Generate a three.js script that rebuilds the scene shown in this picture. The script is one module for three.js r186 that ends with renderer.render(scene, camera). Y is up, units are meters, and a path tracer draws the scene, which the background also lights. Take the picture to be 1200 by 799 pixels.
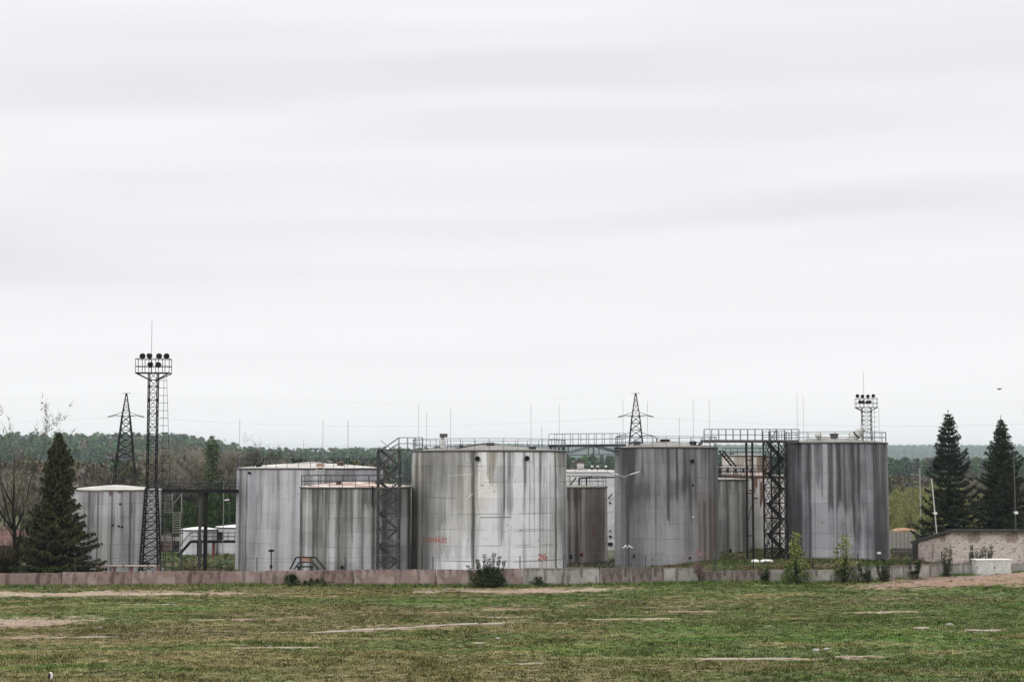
import * as THREE from 'three';
import { mergeGeometries } from 'three/addons/utils/BufferGeometryUtils.js';

// ---------------------------------------------------------------- camera, sky, sun, exposure
// x right, y up, the camera looks along -z; "depth" below is -z in metres. y = 0 is the floor of the tank yard.
const scene = new THREE.Scene();
const camera = new THREE.PerspectiveCamera(24.37, 1024 / 681, 1, 16000);
camera.position.set(0, 10.4, 0);
camera.lookAt(0, 10.4 + 100 * 145.5 / 1850, -100);
const renderer = new THREE.WebGLRenderer({ antialias: true });
renderer.toneMapping = THREE.LinearToneMapping;
renderer.toneMappingExposure = 1.05;
renderer.shadowMap.enabled = true;

// ---- seeded randomness and noise
function rng(seed) {
  let a = seed >>> 0;
  return () => { a = (a + 0x6D2B79F5) | 0; let t = Math.imul(a ^ (a >>> 15), 1 | a); t = (t + Math.imul(t ^ (t >>> 7), 61 | t)) ^ t; return ((t ^ (t >>> 14)) >>> 0) / 4294967296; };
}
const PERM = new Float32Array(65536); { const r = rng(77); for (let i = 0; i < 65536; i++) PERM[i] = r(); }
const hash2 = (x, y) => PERM[(Math.imul(x, 73856093) ^ Math.imul(y, 19349663)) & 65535];
function n2(x, y) {                     // smooth value noise 0..1
  const xi = Math.floor(x), yi = Math.floor(y), fx = x - xi, fy = y - yi;
  const u = fx * fx * (3 - 2 * fx), v = fy * fy * (3 - 2 * fy);
  const a = hash2(xi, yi), b = hash2(xi + 1, yi), c = hash2(xi, yi + 1), d = hash2(xi + 1, yi + 1);
  return a + (b - a) * u + (c - a) * v + (a - b - c + d) * u * v;
}
function fbm(x, y, o = 4) { let s = 0, a = 0.5, t = 0; for (let i = 0; i < o; i++) { s += a * n2(x, y); t += a; a *= 0.5; x = x * 2.03 + 17.1; y = y * 2.03 + 5.7; } return s / t; }
const hash3 = (x, y, z) => PERM[(Math.imul(x, 73856093) ^ Math.imul(y, 19349663) ^ Math.imul(z, 83492791)) & 65535];
function n3(x, y, z) {
  const xi = Math.floor(x), yi = Math.floor(y), zi = Math.floor(z);
  let fx = x - xi, fy = y - yi, fz = z - zi; fx = fx * fx * (3 - 2 * fx); fy = fy * fy * (3 - 2 * fy); fz = fz * fz * (3 - 2 * fz);
  const L = (a, b, t) => a + (b - a) * t;
  return L(L(L(hash3(xi, yi, zi), hash3(xi + 1, yi, zi), fx), L(hash3(xi, yi + 1, zi), hash3(xi + 1, yi + 1, zi), fx), fy),
    L(L(hash3(xi, yi, zi + 1), hash3(xi + 1, yi, zi + 1), fx), L(hash3(xi, yi + 1, zi + 1), hash3(xi + 1, yi + 1, zi + 1), fx), fy), fz);
}
const clamp = (v, a = 0, b = 1) => Math.min(b, Math.max(a, v));
const sstep = (a, b, v) => { const t = clamp((v - a) / (b - a)); return t * t * (3 - 2 * t); };
const mix = (a, b, t) => a + (b - a) * t;
const mix3 = (a, b, t) => [a[0] + (b[0] - a[0]) * t, a[1] + (b[1] - a[1]) * t, a[2] + (b[2] - a[2]) * t];
function curve(pts, x) {                // piecewise linear
  if (x <= pts[0][0]) return pts[0][1];
  for (let i = 1; i < pts.length; i++) if (x <= pts[i][0]) return mix(pts[i - 1][1], pts[i][1], (x - pts[i - 1][0]) / (pts[i][0] - pts[i - 1][0]));
  return pts[pts.length - 1][1];
}
const lin = c => { c /= 255; return c <= 0.04045 ? c / 12.92 : Math.pow((c + 0.055) / 1.055, 2.4); };

// ---- sky: an even overcast of layered stratus, all round
{
  const W = 2048, H = 1024, data = new Float32Array(W * H * 4);
  for (let j = 0; j < H; j++) for (let i = 0; i < W; i++) {
    const el = ((j + 0.5) / H - 0.5) * Math.PI, az = ((i + 0.5) / W) * Math.PI * 2;
    const y = Math.sin(el), c = Math.cos(el), x = Math.cos(az) * c, z = Math.sin(az) * c;
    const w = 0.35 * (n3(x * 2.5 + 9, y * 5 + 3, z * 2.5 + 4) - 0.5);
    const yy = y + w * 0.085 + 0.022 * x - 0.012 * z, lay = 0.5 - 0.5 * Math.cos(2 * Math.PI * (yy - 0.135) / 0.1);      // stratus in layers
    const wisp = n3(x * 5 + 3, (yy + 0.012 * n3(x * 7, y * 20, z * 7)) * 95, z * 5 + 8), lump = n3(x * 8 + 1, yy * 30 + 4, z * 8 + 2);
    let b = 0.17 * lay + 0.3 * n3(x * 2.2 + 31, yy * 19 + 2.6, z * 2.2 + 7) + 0.2 * n3(x * 4 + 5, yy * 48 + 1.1, z * 4 + 1) + 0.2 * wisp + 0.13 * lump;
    b = sstep(0.27, 0.7, b);
    const low = 1 - sstep(0.03, 0.12, Math.abs(y));
    let L = mix(0.785, 0.89, b); L = mix(L, 0.975, low * 0.82);
    L *= 0.985 + 0.03 * wisp; L *= 1 + 1.75 * Math.max(0, y - 0.26);             // the standard overcast sky is brighter towards the zenith
    const o = (j * W + i) * 4;
    data[o] = L * mix(0.998, 1.01, low); data[o + 1] = L * mix(0.99, 0.997, low); data[o + 2] = L * mix(1.03, 1.002, Math.max(b * 0.6, low)); data[o + 3] = 1;
  }
  const t = new THREE.DataTexture(data, W, H, THREE.RGBAFormat, THREE.FloatType);
  t.mapping = THREE.EquirectangularReflectionMapping; t.magFilter = THREE.LinearFilter; t.minFilter = THREE.LinearFilter; t.wrapS = THREE.RepeatWrapping; t.needsUpdate = true;
  scene.background = t; scene.environment = t;
}
const sun = new THREE.DirectionalLight(new THREE.Color(1, 0.985, 0.955), 0.95);   // the sun behind the cloud deck: very soft
sun.position.set(-70, 95, -20); sun.target.position.set(0, 0, -150); sun.castShadow = true; sun.shadow.radius = 45;
sun.shadow.mapSize.set(2048, 2048);
Object.assign(sun.shadow.camera, { left: -90, right: 90, top: 90, bottom: -90, near: 1, far: 500 });
scene.add(sun, sun.target);
scene.fog = new THREE.FogExp2(new THREE.Color(0.80, 0.93, 0.94), 0.0001);

// ---------------------------------------------------------------- helpers
const used = new Map();
function numbered(n) { const k = used.get(n) || 0; used.set(n, k + 1); return k ? `${n}_${String(k).padStart(3, '0')}` : n; }
function shade(o) { o.castShadow = true; o.receiveShadow = true; return o; }
function tag(o, label, category, group, kind) { o.userData.label = label; o.userData.category = category; if (group) o.userData.group = group; if (kind) o.userData.kind = kind; return o; }
function thing(name, label, category, x = 0, y = 0, depth = 0, turn = 0, group) {
  const g = new THREE.Group(); g.name = numbered(name); g.position.set(x, y, -depth); g.rotation.y = turn; scene.add(g); return tag(g, label, category, group);
}
function sub(parent, name) { const g = new THREE.Group(); g.name = name; parent.add(g); return g; }
function part(parent, name, geo, mat, kind) { const m = shade(new THREE.Mesh(geo, mat)); m.name = name; if (kind) m.userData.kind = kind; parent.add(m); return m; }
function struct(name, geo, mat) { const m = shade(new THREE.Mesh(geo, mat)); m.name = numbered(name); m.userData.kind = 'structure'; scene.add(m); return m; }
const mat = (hex, rough = 0.85, metal = 0, extra = {}) => new THREE.MeshStandardMaterial({ color: new THREE.Color(hex), roughness: rough, metalness: metal, ...extra });
const UNIT = new THREE.BoxGeometry(1, 1, 1), UNITC = new THREE.CylinderGeometry(0.5, 0.5, 1, 8);
const YUP = new THREE.Vector3(0, 1, 0), tmpA = new THREE.Vector3(), tmpB = new THREE.Vector3();
function place(o, a, b, w, d = w) {     // stretch a unit piece from a to b
  tmpA.fromArray(a); tmpB.fromArray(b); o.position.copy(tmpA).add(tmpB).multiplyScalar(0.5);
  tmpB.sub(tmpA); const l = tmpB.length() || 1e-6; tmpB.divideScalar(l);
  if (Math.abs(tmpB.y) < 0.999) { const z = new THREE.Vector3().crossVectors(new THREE.Vector3().crossVectors(tmpB, YUP), tmpB).normalize(); const x = new THREE.Vector3().crossVectors(tmpB, z); o.quaternion.setFromRotationMatrix(new THREE.Matrix4().makeBasis(x, tmpB, z)); }
  else o.quaternion.identity();
  o.scale.set(w, l, d); return o;
}
const bar = (parent, name, a, b, w, m, d) => place(part(parent, name, UNIT, m), a, b, w, d);
const rod = (parent, name, a, b, w, m) => place(part(parent, name, UNITC, m), a, b, w);
const box = (parent, name, x, y, z, w, h, d, m) => { const o = part(parent, name, UNIT, m); o.position.set(x, y, z); o.scale.set(w, h, d); return o; };
const dummy = new THREE.Object3D();
function barGeo(a, b, w, d) { place(dummy, a, b, w, d); dummy.updateMatrix(); return UNIT.clone().applyMatrix4(dummy.matrix); }
const lathe = (pts, seg = 48) => new THREE.LatheGeometry(pts.map(p => new THREE.Vector2(p[0], p[1])), seg);

class Soup {                            // triangles with colours, for foliage and other loose matter
  constructor() { this.p = []; this.n = []; this.c = []; }
  tri(a, b, c, col, nrm) {
    this.p.push(...a, ...b, ...c); for (let i = 0; i < 3; i++) { this.n.push(...nrm); this.c.push(...col); }
  }
  leaf(p, dir, side, len, wid, col, nrm) {   // a pointed leaf / spray from p along dir
    const q = [p[0] + dir[0] * len, p[1] + dir[1] * len, p[2] + dir[2] * len];
    const m = [p[0] + dir[0] * len * 0.45, p[1] + dir[1] * len * 0.45, p[2] + dir[2] * len * 0.45];
    const l = [m[0] + side[0] * wid, m[1] + side[1] * wid, m[2] + side[2] * wid], r = [m[0] - side[0] * wid, m[1] - side[1] * wid, m[2] - side[2] * wid];
    this.tri(p, l, q, col, nrm); this.tri(p, q, r, col, nrm);
  }
  geo() {
    const g = new THREE.BufferGeometry();
    g.setAttribute('position', new THREE.Float32BufferAttribute(this.p, 3)); g.setAttribute('normal', new THREE.Float32BufferAttribute(this.n, 3)); g.setAttribute('color', new THREE.Float32BufferAttribute(this.c, 3));
    return g;
  }
}
const norm = v => { const l = Math.hypot(...v) || 1; return [v[0] / l, v[1] / l, v[2] / l]; };
const cross = (a, b) => [a[1] * b[2] - a[2] * b[1], a[2] * b[0] - a[0] * b[2], a[0] * b[1] - a[1] * b[0]];
const LEAF = new THREE.MeshPhysicalMaterial({ vertexColors: true, roughness: 1, specularIntensity: 0.15 });
const lc = (r, g, b) => [lin(r), lin(g), lin(b)];
// ---------------------------------------------------------------- terrain
const WALL_D = [[-90, 140], [-45.5, 141.5], [-30.4, 142], [-15.3, 142.7], [0, 143.3], [7.7, 143.6], [15.4, 144], [27.1, 144.6], [34.2, 145], [39.9, 149], [50.2, 156], [70, 169]];
const WALL_BOT = [[-45.5, -0.39], [-15.3, -0.36], [0, -0.39], [7.7, -0.31], [15.4, -0.21], [27.1, -0.18], [34.2, -0.02], [39.9, -0.01], [50.2, -0.1]];
const WALL_TOP = [[-45.5, 0.8], [-30.4, 0.93], [-15.3, 0.99], [0, 1.09], [7.7, 1.17], [16.5, 1.16], [17.5, 0.88], [29.5, 0.9], [30.5, 1.15], [39.9, 1.2], [50.2, 0.92]];
const wallD = x => curve(WALL_D, x), wallBot = x => curve(WALL_BOT, x), wallTop = x => curve(WALL_TOP, x);
const YARD = [[-70, -0.6], [-20, -0.5], [-6, 0], [10, 0.2], [16, 0.45], [20, 0.85], [33, 0.9], [37, 0.6], [41, 0.1], [44, -0.2], [70, -0.25]];
function yardY(x, d) {
  let y = curve(YARD, x);
  const s = d - wallD(x);
  if (x > 8 && x < 44) y += 0.42 * sstep(8, 20, x) * (1 - sstep(36, 44, x)) * sstep(0, 3, s) * (1 - sstep(8, 14, s));     // grass bank behind the low wall
  y += 0.16 * (fbm(x / 3 + 3, d / 3, 3) - 0.5);
  return y - 0.9 * sstep(285, 300, d) - 0.9 * sstep(115, 125, Math.abs(x));
}
const PATCHES = [   // worn and bare places on the field: x, depth, half length, half depth, turn, kind
  [-36, 133.8, 19, 3.0, 0.0, 'dirt'], [-33.5, 110.6, 5.6, 4.2, 0.08, 'dirt'], [-44, 109.5, 10, 3.6, 0.0, 'dirt'], [0.6, 136.6, 9.6, 3.6, 0.0, 'dirt'],
  [-9.5, 104.2, 5.5, 0.55, 0.38, 'dirt'], [-3.0, 108.2, 3.5, 0.5, 0.3, 'dirt'], [5.3, 110.2, 2.6, 0.5, 0.1, 'dirt'], [-2, 109.5, 11, 2.0, 0.25, 'worn'],
  [40.5, 142.6, 11, 6.2, 0.42, 'red'], [48.5, 147.4, 9.5, 6.6, 0.45, 'red'], [35, 140.2, 5.5, 2.2, 0.25, 'red'],
  [1.4, 88.1, 1.8, 0.45, 0.1, 'dirt'], [12.9, 89.9, 4.4, 0.7, 0.06, 'dirt'], [-4, 87.3, 4.5, 0.5, 0.02, 'worn'], [19.5, 91, 2.0, 0.6, 0.0, 'dirt'],
  [-22, 103, 17, 4.2, 0.24, 'worn'], [-27, 91, 13, 4.5, 0.05, 'straw'], [-20, 98, 14, 2.6, 0.15, 'straw'], [-12, 85.5, 11, 1.2, 0.05, 'straw'], [-30, 100.5, 4, 0.6, 0.0, 'dirt'],
  [14, 118.5, 4, 0.7, 0.02, 'dirt'], [-20, 112, 5, 0.6, 0.1, 'dirt'], [-27, 124, 3, 0.6, 0, 'dirt'], [9, 112.3, 3.5, 0.6, 0.05, 'dirt'], [27, 118, 4, 0.7, 0, 'dirt'], [-14, 95, 3.5, 0.4, 0.1, 'dirt'], [6, 84.5, 5, 1.0, 0, 'worn'],
  [5.5, 121, 14, 7, 0.0, 'worn'], [-6, 114, 15, 4, 0.15, 'worn'], [33, 128, 10, 3, 0, 'worn'], [18, 96, 9, 2.2, 0.1, 'straw'], [-4, 93, 10, 1.6, 0.1, 'straw'], [30, 93, 8, 1.5, 0, 'straw'], [18, 131, 8, 2.2, 0, 'straw'], [30.6, 105, 4, 1.6, 0.0, 'worn'], [20, 123, 5, 2.2, 0, 'worn'], [-14, 117, 12, 3, 0.1, 'worn'],
  [11.5, 103, 4.5, 5.5, 0.0, 'green'], [24, 101, 8, 6, 0.0, 'green'], [43, 124, 5, 3, 0, 'green'], [-24, 86, 5, 2, 0, 'green'], [3, 95, 5, 3, 0, 'green'], [-2, 126, 9, 3, 0, 'green'], [-28, 121, 10, 4, 0, 'green'],
];
function patchAt(x, d) {
  let dirt = 0, red = 0, worn = 0, straw = 0, green = 0;
  for (const [px, pd, rx, rd, turn, kind] of PATCHES) {
    const dx = x - px, dd = d - pd; if (Math.abs(dx) > rx * 1.7 + 2 || Math.abs(dd) > (rd + rx * Math.abs(turn)) * 1.8 + 2) continue;
    const c = Math.cos(turn), s = Math.sin(turn), u = (dx * c + dd * s) / rx, v = (-dx * s + dd * c) / rd;
    const e = Math.hypot(u, v) + 1.15 * (fbm(x * 0.33 + px, d * 0.8 + pd, 4) - 0.5) + 0.6 * (n2(x * 2.2, d * 3.5) - 0.5) + 0.45 * (n2(x * 6.5 + 3, d * 7) - 0.5);
    const hard = kind === 'dirt' || kind === 'red', k = 1 - sstep(hard ? 0.55 : 0.45, hard ? 1.1 : 1.25, e);
    if (kind === 'dirt') dirt = Math.max(dirt, k); else if (kind === 'red') red = Math.max(red, k); else if (kind === 'worn') worn = Math.max(worn, k); else if (kind === 'straw') straw = Math.max(straw, k); else green = Math.max(green, k);
  }
  return { dirt, red, worn, straw, green };
}
const F = { green: [88, 102, 54], olive: [114, 107, 70], straw: [150, 136, 98], dirt: [164, 144, 124], red: [150, 119, 102], vivid: [76, 110, 46], dark: [78, 78, 54] };
function fieldColour(x, d) {
  const P = patchAt(x, d);
  const big = fbm(x / 17 + 2, d / 6 + 8, 3), mid = fbm(x / 3.2, d / 1.5 + 40, 4), fine = fbm(x * 2.3, d * 2.9, 3);
  let c = mix3(F.green, F.olive, sstep(0.4, 0.62, big * 0.65 + mid * 0.35 - 0.1 * clamp((x + 2) / 18, -0.8, 1)));
  c = mix3(c, F.vivid, 0.62 * P.green * sstep(0.3, 0.6, mid + 0.1));
  const edge = wallD(x) - d; if (edge < 2.2) c = mix3(c, F.vivid, 0.6 * (1 - sstep(0.8, 2.2, edge + 1.6 * (mid - 0.5))));    // fresh grass at the foot of the wall
  const st = fbm(x / 5 + 70, d / 0.9 + 20, 4);
  c = mix3(c, F.straw, 0.62 * sstep(0.55, 0.74, st - 0.04 * clamp(x / 18, -1, 1)));
  c = mix3(c, F.straw, 0.75 * P.straw * sstep(0.3, 0.62, mid));
  c = mix3(c, [122, 110, 82], 0.85 * P.worn * sstep(0.32, 0.6, fine * 0.5 + mid * 0.5));
  c = mix3(c, F.dark, 0.4 * sstep(0.60, 0.76, fbm(x / 1.7 + 11, d / 1.0 + 90, 4)));
  const bare = Math.max(P.dirt, 0.55 * P.worn * sstep(0.62, 0.72, st));
  c = mix3(c, mix3(F.dirt, [142, 118, 98], sstep(0.4, 0.7, mid)), bare * 0.92);
  c = mix3(c, mix3(F.red, [127, 93, 76], sstep(0.4, 0.65, fine)), P.red * 0.92);
  const k = 0.86 + 0.28 * fine; c = [c[0] * k, c[1] * k, c[2] * k];
  return { c, bare: Math.max(bare, P.red), green: P.green };
}
function fieldY(x, d) {
  const base = mix(-0.45, wallBot(x), sstep(118, 143, d));
  const mound = 0.55 * sstep(33, 43, x) * Math.exp(-Math.pow((d - (132 + (x - 30) * 0.75)) / 5, 2));
  return base + mound + 0.3 * (fbm(x / 8, d / 6, 2) - 0.5) + 0.09 * (fbm(x / 0.9, d / 0.8, 3) - 0.5);
}
const FX0 = -75, FX1 = 75, FD0 = 55, FD1 = 172;
function sheet(nx, nd, fx, fd, fy, uv) {        // grid of points x = fx(s), depth = fd(t, x)
  const g = new THREE.PlaneGeometry(1, 1, nx, nd), p = g.attributes.position, u = g.attributes.uv;
  for (let i = 0; i < p.count; i++) {
    const s = i % (nx + 1) / nx, t = Math.floor(i / (nx + 1)) / nd, x = fx(s), d = fd(1 - t, x);
    p.setXYZ(i, x, fy(x, d), -d); if (uv) { const q = uv(x, d); u.setXY(i, q[0], q[1]); }
  }
  g.computeVertexNormals(); return g;
}
{
  const W = 2048, H = 2048, data = new Uint8Array(W * H * 4);
  for (let j = 0; j < H; j++) for (let i = 0; i < W; i++) {
    const x = mix(FX0, FX1, (i + 0.5) / W), d = mix(FD0, FD1, (j + 0.5) / H), o = (j * W + i) * 4;
    if (d < 74 || Math.abs(x) > 0.36 * d + 3 || d > wallD(x) + 2) { data[o] = 84; data[o + 1] = 88; data[o + 2] = 52; data[o + 3] = 255; continue; }
    const c = fieldColour(x, d).c, g = 0.88 + 0.24 * hash2(i, j);
    data[o] = clamp(c[0] * g, 0, 255); data[o + 1] = clamp(c[1] * g, 0, 255); data[o + 2] = clamp(c[2] * g, 0, 255); data[o + 3] = 255;
  }
  const t = new THREE.DataTexture(data, W, H); t.colorSpace = THREE.SRGBColorSpace; t.magFilter = THREE.LinearFilter; t.minFilter = THREE.LinearMipmapLinearFilter; t.generateMipmaps = true; t.needsUpdate = true;
  const m = new THREE.MeshStandardMaterial({ map: t, roughness: 1 });
  const g = sheet(420, 330, s => mix(FX0, FX1, s), (t, x) => mix(FD0, Math.min(FD1, wallD(x) + 0.05), t), fieldY, (x, d) => [(x - FX0) / (FX1 - FX0), (d - FD0) / (FD1 - FD0)]);
  struct('field', g, m);
}
// the yard behind the wall
function paint(g, f) { const p = g.attributes.position, c = new Float32Array(p.count * 3); for (let i = 0; i < p.count; i++) { const q = f(p.getX(i), -p.getZ(i), p.getY(i)); c[i * 3] = lin(q[0]); c[i * 3 + 1] = lin(q[1]); c[i * 3 + 2] = lin(q[2]); } g.setAttribute('color', new THREE.BufferAttribute(c, 3)); return g; }
const grain = (() => {
  const N = 512, data = new Uint8Array(N * N * 4);
  for (let j = 0; j < N; j++) for (let i = 0; i < N; i++) { const v = clamp(255 * (0.72 + 0.28 * (0.5 * hash2(i, j) + 0.5 * n2(i / 4, j / 4))), 0, 255), o = (j * N + i) * 4; data[o] = data[o + 1] = data[o + 2] = v; data[o + 3] = 255; }
  const t = new THREE.DataTexture(data, N, N); t.colorSpace = THREE.SRGBColorSpace; t.wrapS = t.wrapT = THREE.RepeatWrapping; t.magFilter = THREE.LinearFilter; t.needsUpdate = true; return t;
})();
const yardColour = (x, d) => {
  const n = fbm(x / 4, d / 3, 4), m = fbm(x / 1.3 + 9, d / 1.1, 3);
  let c = mix3([80, 96, 48], [104, 98, 66], sstep(0.38, 0.62, n)); c = mix3(c, [116, 92, 70], 0.8 * sstep(0.58, 0.7, m));
  if (x > -20 && x < 12) c = mix3(c, [112, 106, 96], 0.6);
  return c;
};
struct('yard', paint(sheet(200, 150, s => mix(-125, 125, s), (t, x) => mix(wallD(x) + 0.22, 305, t * t * 0.7 + t * 0.3), yardY, (x, d) => [x / 3, d / 3]), yardColour), new THREE.MeshStandardMaterial({ map: grain, vertexColors: true, roughness: 1 }));
// the land to the horizon
function landY(x, d) {
  let y = -1.2;
  const a = x / Math.max(d, 1);
  const far = sstep(1100, 1900, d);
  y += 33 * far * (1 - sstep(-0.215, -0.15, a)) + 14 * far * sstep(-0.215, -0.15, a) * (1 - sstep(-0.04, 0.03, a)) + 2 * sstep(700, 1000, d) * sstep(0, 0.05, a);
  y += 66 * sstep(4200, 6600, d) * sstep(-0.12, 0.0, a) - 2 * sstep(200, 330, d) * sstep(0.2, 0.26, a) + 8 * (fbm(x / 420, d / 420, 3) - 0.5) * sstep(600, 1600, d);
  return y;
}
struct('ground', paint(sheet(160, 200, s => (s - 0.5) * 2 * mix(500, 10000, Math.pow(Math.abs(s - 0.5) * 2, 1.5)), t => mix(-60, 9000, t * t), landY, (x, d) => [x / 12, d / 12]),
  (x, d) => mix3([86, 92, 52], [110, 98, 68], sstep(0.4, 0.6, fbm(x / 30, d / 30, 3)))), new THREE.MeshStandardMaterial({ map: grain, vertexColors: true, roughness: 1 }));
// ---------------------------------------------------------------- storage tanks
// The paint of a tank: weathered coats, runs, seams and stains, drawn round the whole shell (u = 0.5 faces the road side).
// runs: [s, width, strength, top, bottom, colour] with s = sine of the angle from the front and heights as shares of the shell.
function tankTexture(o) {
  const W = o.W || 1024, H = o.H || 256, data = new Uint8ClampedArray(W * H * 4), C = 2 * Math.PI * o.R, r = rng(o.seed), k = o.seed * 13.7;
  const cols = new Array(W).fill(null).map(() => []);
  for (const run of o.runs || []) {
    const a0 = Math.asin(clamp(run[0] - run[1] * 2.2, -1, 1)), a1 = Math.asin(clamp(run[0] + run[1] * 2.2, -1, 1));
    for (let i = Math.floor((0.5 + a0 / (2 * Math.PI)) * W); i <= Math.ceil((0.5 + a1 / (2 * Math.PI)) * W); i++) if (cols[i]) cols[i].push(run);
  }
  const D = o.dark, Lt = o.light, n = o.courses, pc = o.cols;
  for (let i = 0; i < W; i++) {
    const u = (i + 0.5) / W, th = (u - 0.5) * 2 * Math.PI, s = Math.sin(th) , m = u * C;      // metres round the shell
    const front = Math.abs(th) < Math.PI / 2;
    for (let j = 0; j < H; j++) {
      const v = (j + 0.5) / H, y = v * o.H_m;
      const wob = 0.10 * (n2(m * 0.9 + k, y * 0.7) - 0.5);
      const mm = m + wob;
      const broad = fbm(mm * 0.33 + k, y * 0.05 + 3, 2), col = n2(mm * 1.1 + k * 2, 0.4 + y * 0.03), strip = n2(mm * 3.1 + k * 3, y * 0.07), fine = n2(mm * 9 + k, y * 0.22), hair = n2(mm * 22 + k, y * 0.4);
      const cloud = fbm(m * 0.5 + k, y * 0.45 + k, 4);
      let d = 0.36 * sstep(0.3, 0.7, broad) + 0.3 * sstep(0.36, 0.76, col) + 0.26 * strip + 0.2 * fine + 0.12 * hair + 0.55 * (cloud - 0.5) - 0.2;
      d = mix(0.4, d, o.contrast ?? 1) + (o.bias || 0);
      // runs of dirt that start at the rim and stop at their own length
      const len = 0.9 * Math.pow(n2(mm * 1.7 + k * 5, 7.7), 1.6) * (0.55 + 0.9 * n2(mm * 6.5 + k, 3.3)), soft = 0.04 + 0.22 * n2(mm * 3 + k, 8.8);
      d += (o.drip ?? 0.3) * (1 - sstep(-soft, soft * 0.4, (1 - v) - len)) * (0.25 + 0.75 * sstep(0.35, 0.7, n2(mm * 4.2 + k * 7, 1.5 + y * 0.06))) * (0.8 + 0.4 * fine);
      let extra = null, ex = 0;
      if (front) for (const q of cols[i]) {
        const e = Math.abs(s - q[0] + 0.012 * (n2(y * 0.8 + q[0] * 50, k) - 0.5)) / q[1];
        let w = 1 - sstep(0.55, 1.15, e + 0.5 * (fine - 0.5));
        const top = q[3] ?? 1, bot = q[4] ?? 0, jag = 0.16 * (n2(mm * 3.3, k + 2) - 0.5) + 0.06 * (n2(mm * 11, k + 6) - 0.5), fd = Math.min(0.02 + 0.1 * n2(mm * 2.1, k + 9), (top - bot) * 0.4);
        if (bot > 0) w *= sstep(bot - fd * 0.5, bot + fd, v - jag * Math.min(1, (top - bot) * 4)); if (top < 1) w *= 1 - sstep(top - fd, top + fd * 0.6, v - jag * 0.7 * Math.min(1, (top - bot) * 4));
        w *= 0.75 + 0.5 * n2(mm * 6, y * 0.5);
        if (q[5]) { if (w * q[2] > ex) { ex = w * q[2]; extra = q[5]; } } else d += w * q[2];
      }
      d = clamp(d, -0.1, 1.25);
      let c = d < 0.5 ? mix3(Lt, o.mid, clamp(d * 2)) : mix3(o.mid, D, clamp(d * 2 - 1));
      if (d > 1) c = mix3(c, [D[0] * 0.75, D[1] * 0.75, D[2] * 0.75], (d - 1) * 3);
      if (extra) c = mix3(c, extra, clamp(ex));
      // tint: greenish or brownish grime in patches
      const gr = sstep(0.5, 0.72, fbm(m * 0.28 + k + 40, y * 0.12 + 9, 3)) * (o.grime ?? 0.3); c = mix3(c, [c[0] * 0.9, c[1] * 0.885, c[2] * 0.8], gr);
      // welds
      const ky = v * n, fy = Math.abs(ky - Math.round(ky)) * o.H_m / n, row = Math.floor(ky), pu = u * pc + (row % 2) * 0.5 + (row % 3) * 0.17, fu = Math.abs(pu - Math.round(pu)) * C / pc;
      const weld = Math.max(fy < 0.04 ? sstep(0.35, 0.8, n2(m * 0.7, ky * 3 + k)) : 0, fu < 0.03 ? 0.6 * sstep(0.3, 0.8, n2(m * 0.5 + 7, y * 0.3 + k)) : 0) * 0.5 * (o.weld ?? 0.6); c = mix3(c, [D[0] * 0.8, D[1] * 0.8, D[2] * 0.8], weld);
      // plates repainted at different times
      const tone = 1 + (o.plateTone ?? 0.05) * (hash2(Math.round(Math.floor(pu) * 7 + row * 31), o.seed) - 0.5) * 2;
      // scabs of rust and flaked paint
      const sc = n2(m * 7 + k, y * 6 + k); if (sc > 0.93 && n2(m * 0.9, y * 0.9 + k) > 0.56) c = mix3(c, [96, 72, 58], 0.55);
      const z = (o.tone || 1) * tone * (0.965 + 0.07 * hash2(i, j + o.seed * 91)), p = ((H - 1 - j) * W + i) * 4;
      data[p] = c[0] * z; data[p + 1] = c[1] * z; data[p + 2] = c[2] * z; data[p + 3] = 255;
    }
  }
  const cv = document.createElement('canvas'); cv.width = W; cv.height = H; const ctx = cv.getContext('2d');
  const im = ctx.createImageData(W, H); im.data.set(data); ctx.putImageData(im, 0, 0);
  if (o.draw) o.draw(ctx, W, H, r);
  const t = new THREE.CanvasTexture(cv); t.colorSpace = THREE.SRGBColorSpace; t.wrapS = THREE.RepeatWrapping; t.magFilter = THREE.LinearFilter; return t;
}
function plateGeo(a0, a1, y0, y1, R, H, inset = 0.015) {
  const n = 8, P = [], N = [], U = [], I = [];
  const put = (a, y, rr, nx, ny, nz) => { P.push(Math.sin(a) * rr, y, Math.cos(a) * rr); N.push(nx, ny, nz); U.push(0.5 + a / (2 * Math.PI), y / H); };
  for (let i = 0; i <= n; i++) { const a = mix(a0, a1, i / n); for (const [y, rr] of [[y0, R - inset], [y0, R], [y1, R], [y1, R - inset]]) put(a, y, rr, Math.sin(a), 0, Math.cos(a)); }
  for (let i = 0; i < n; i++) for (let k = 0; k < 3; k++) { const q = i * 4 + k; I.push(q, q + 4, q + 5, q, q + 5, q + 1); }
  const g = new THREE.BufferGeometry(); g.setAttribute('position', new THREE.Float32BufferAttribute(P, 3)); g.setAttribute('normal', new THREE.Float32BufferAttribute(N, 3)); g.setAttribute('uv', new THREE.Float32BufferAttribute(U, 2)); g.setIndex(I); return g;
}
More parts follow.
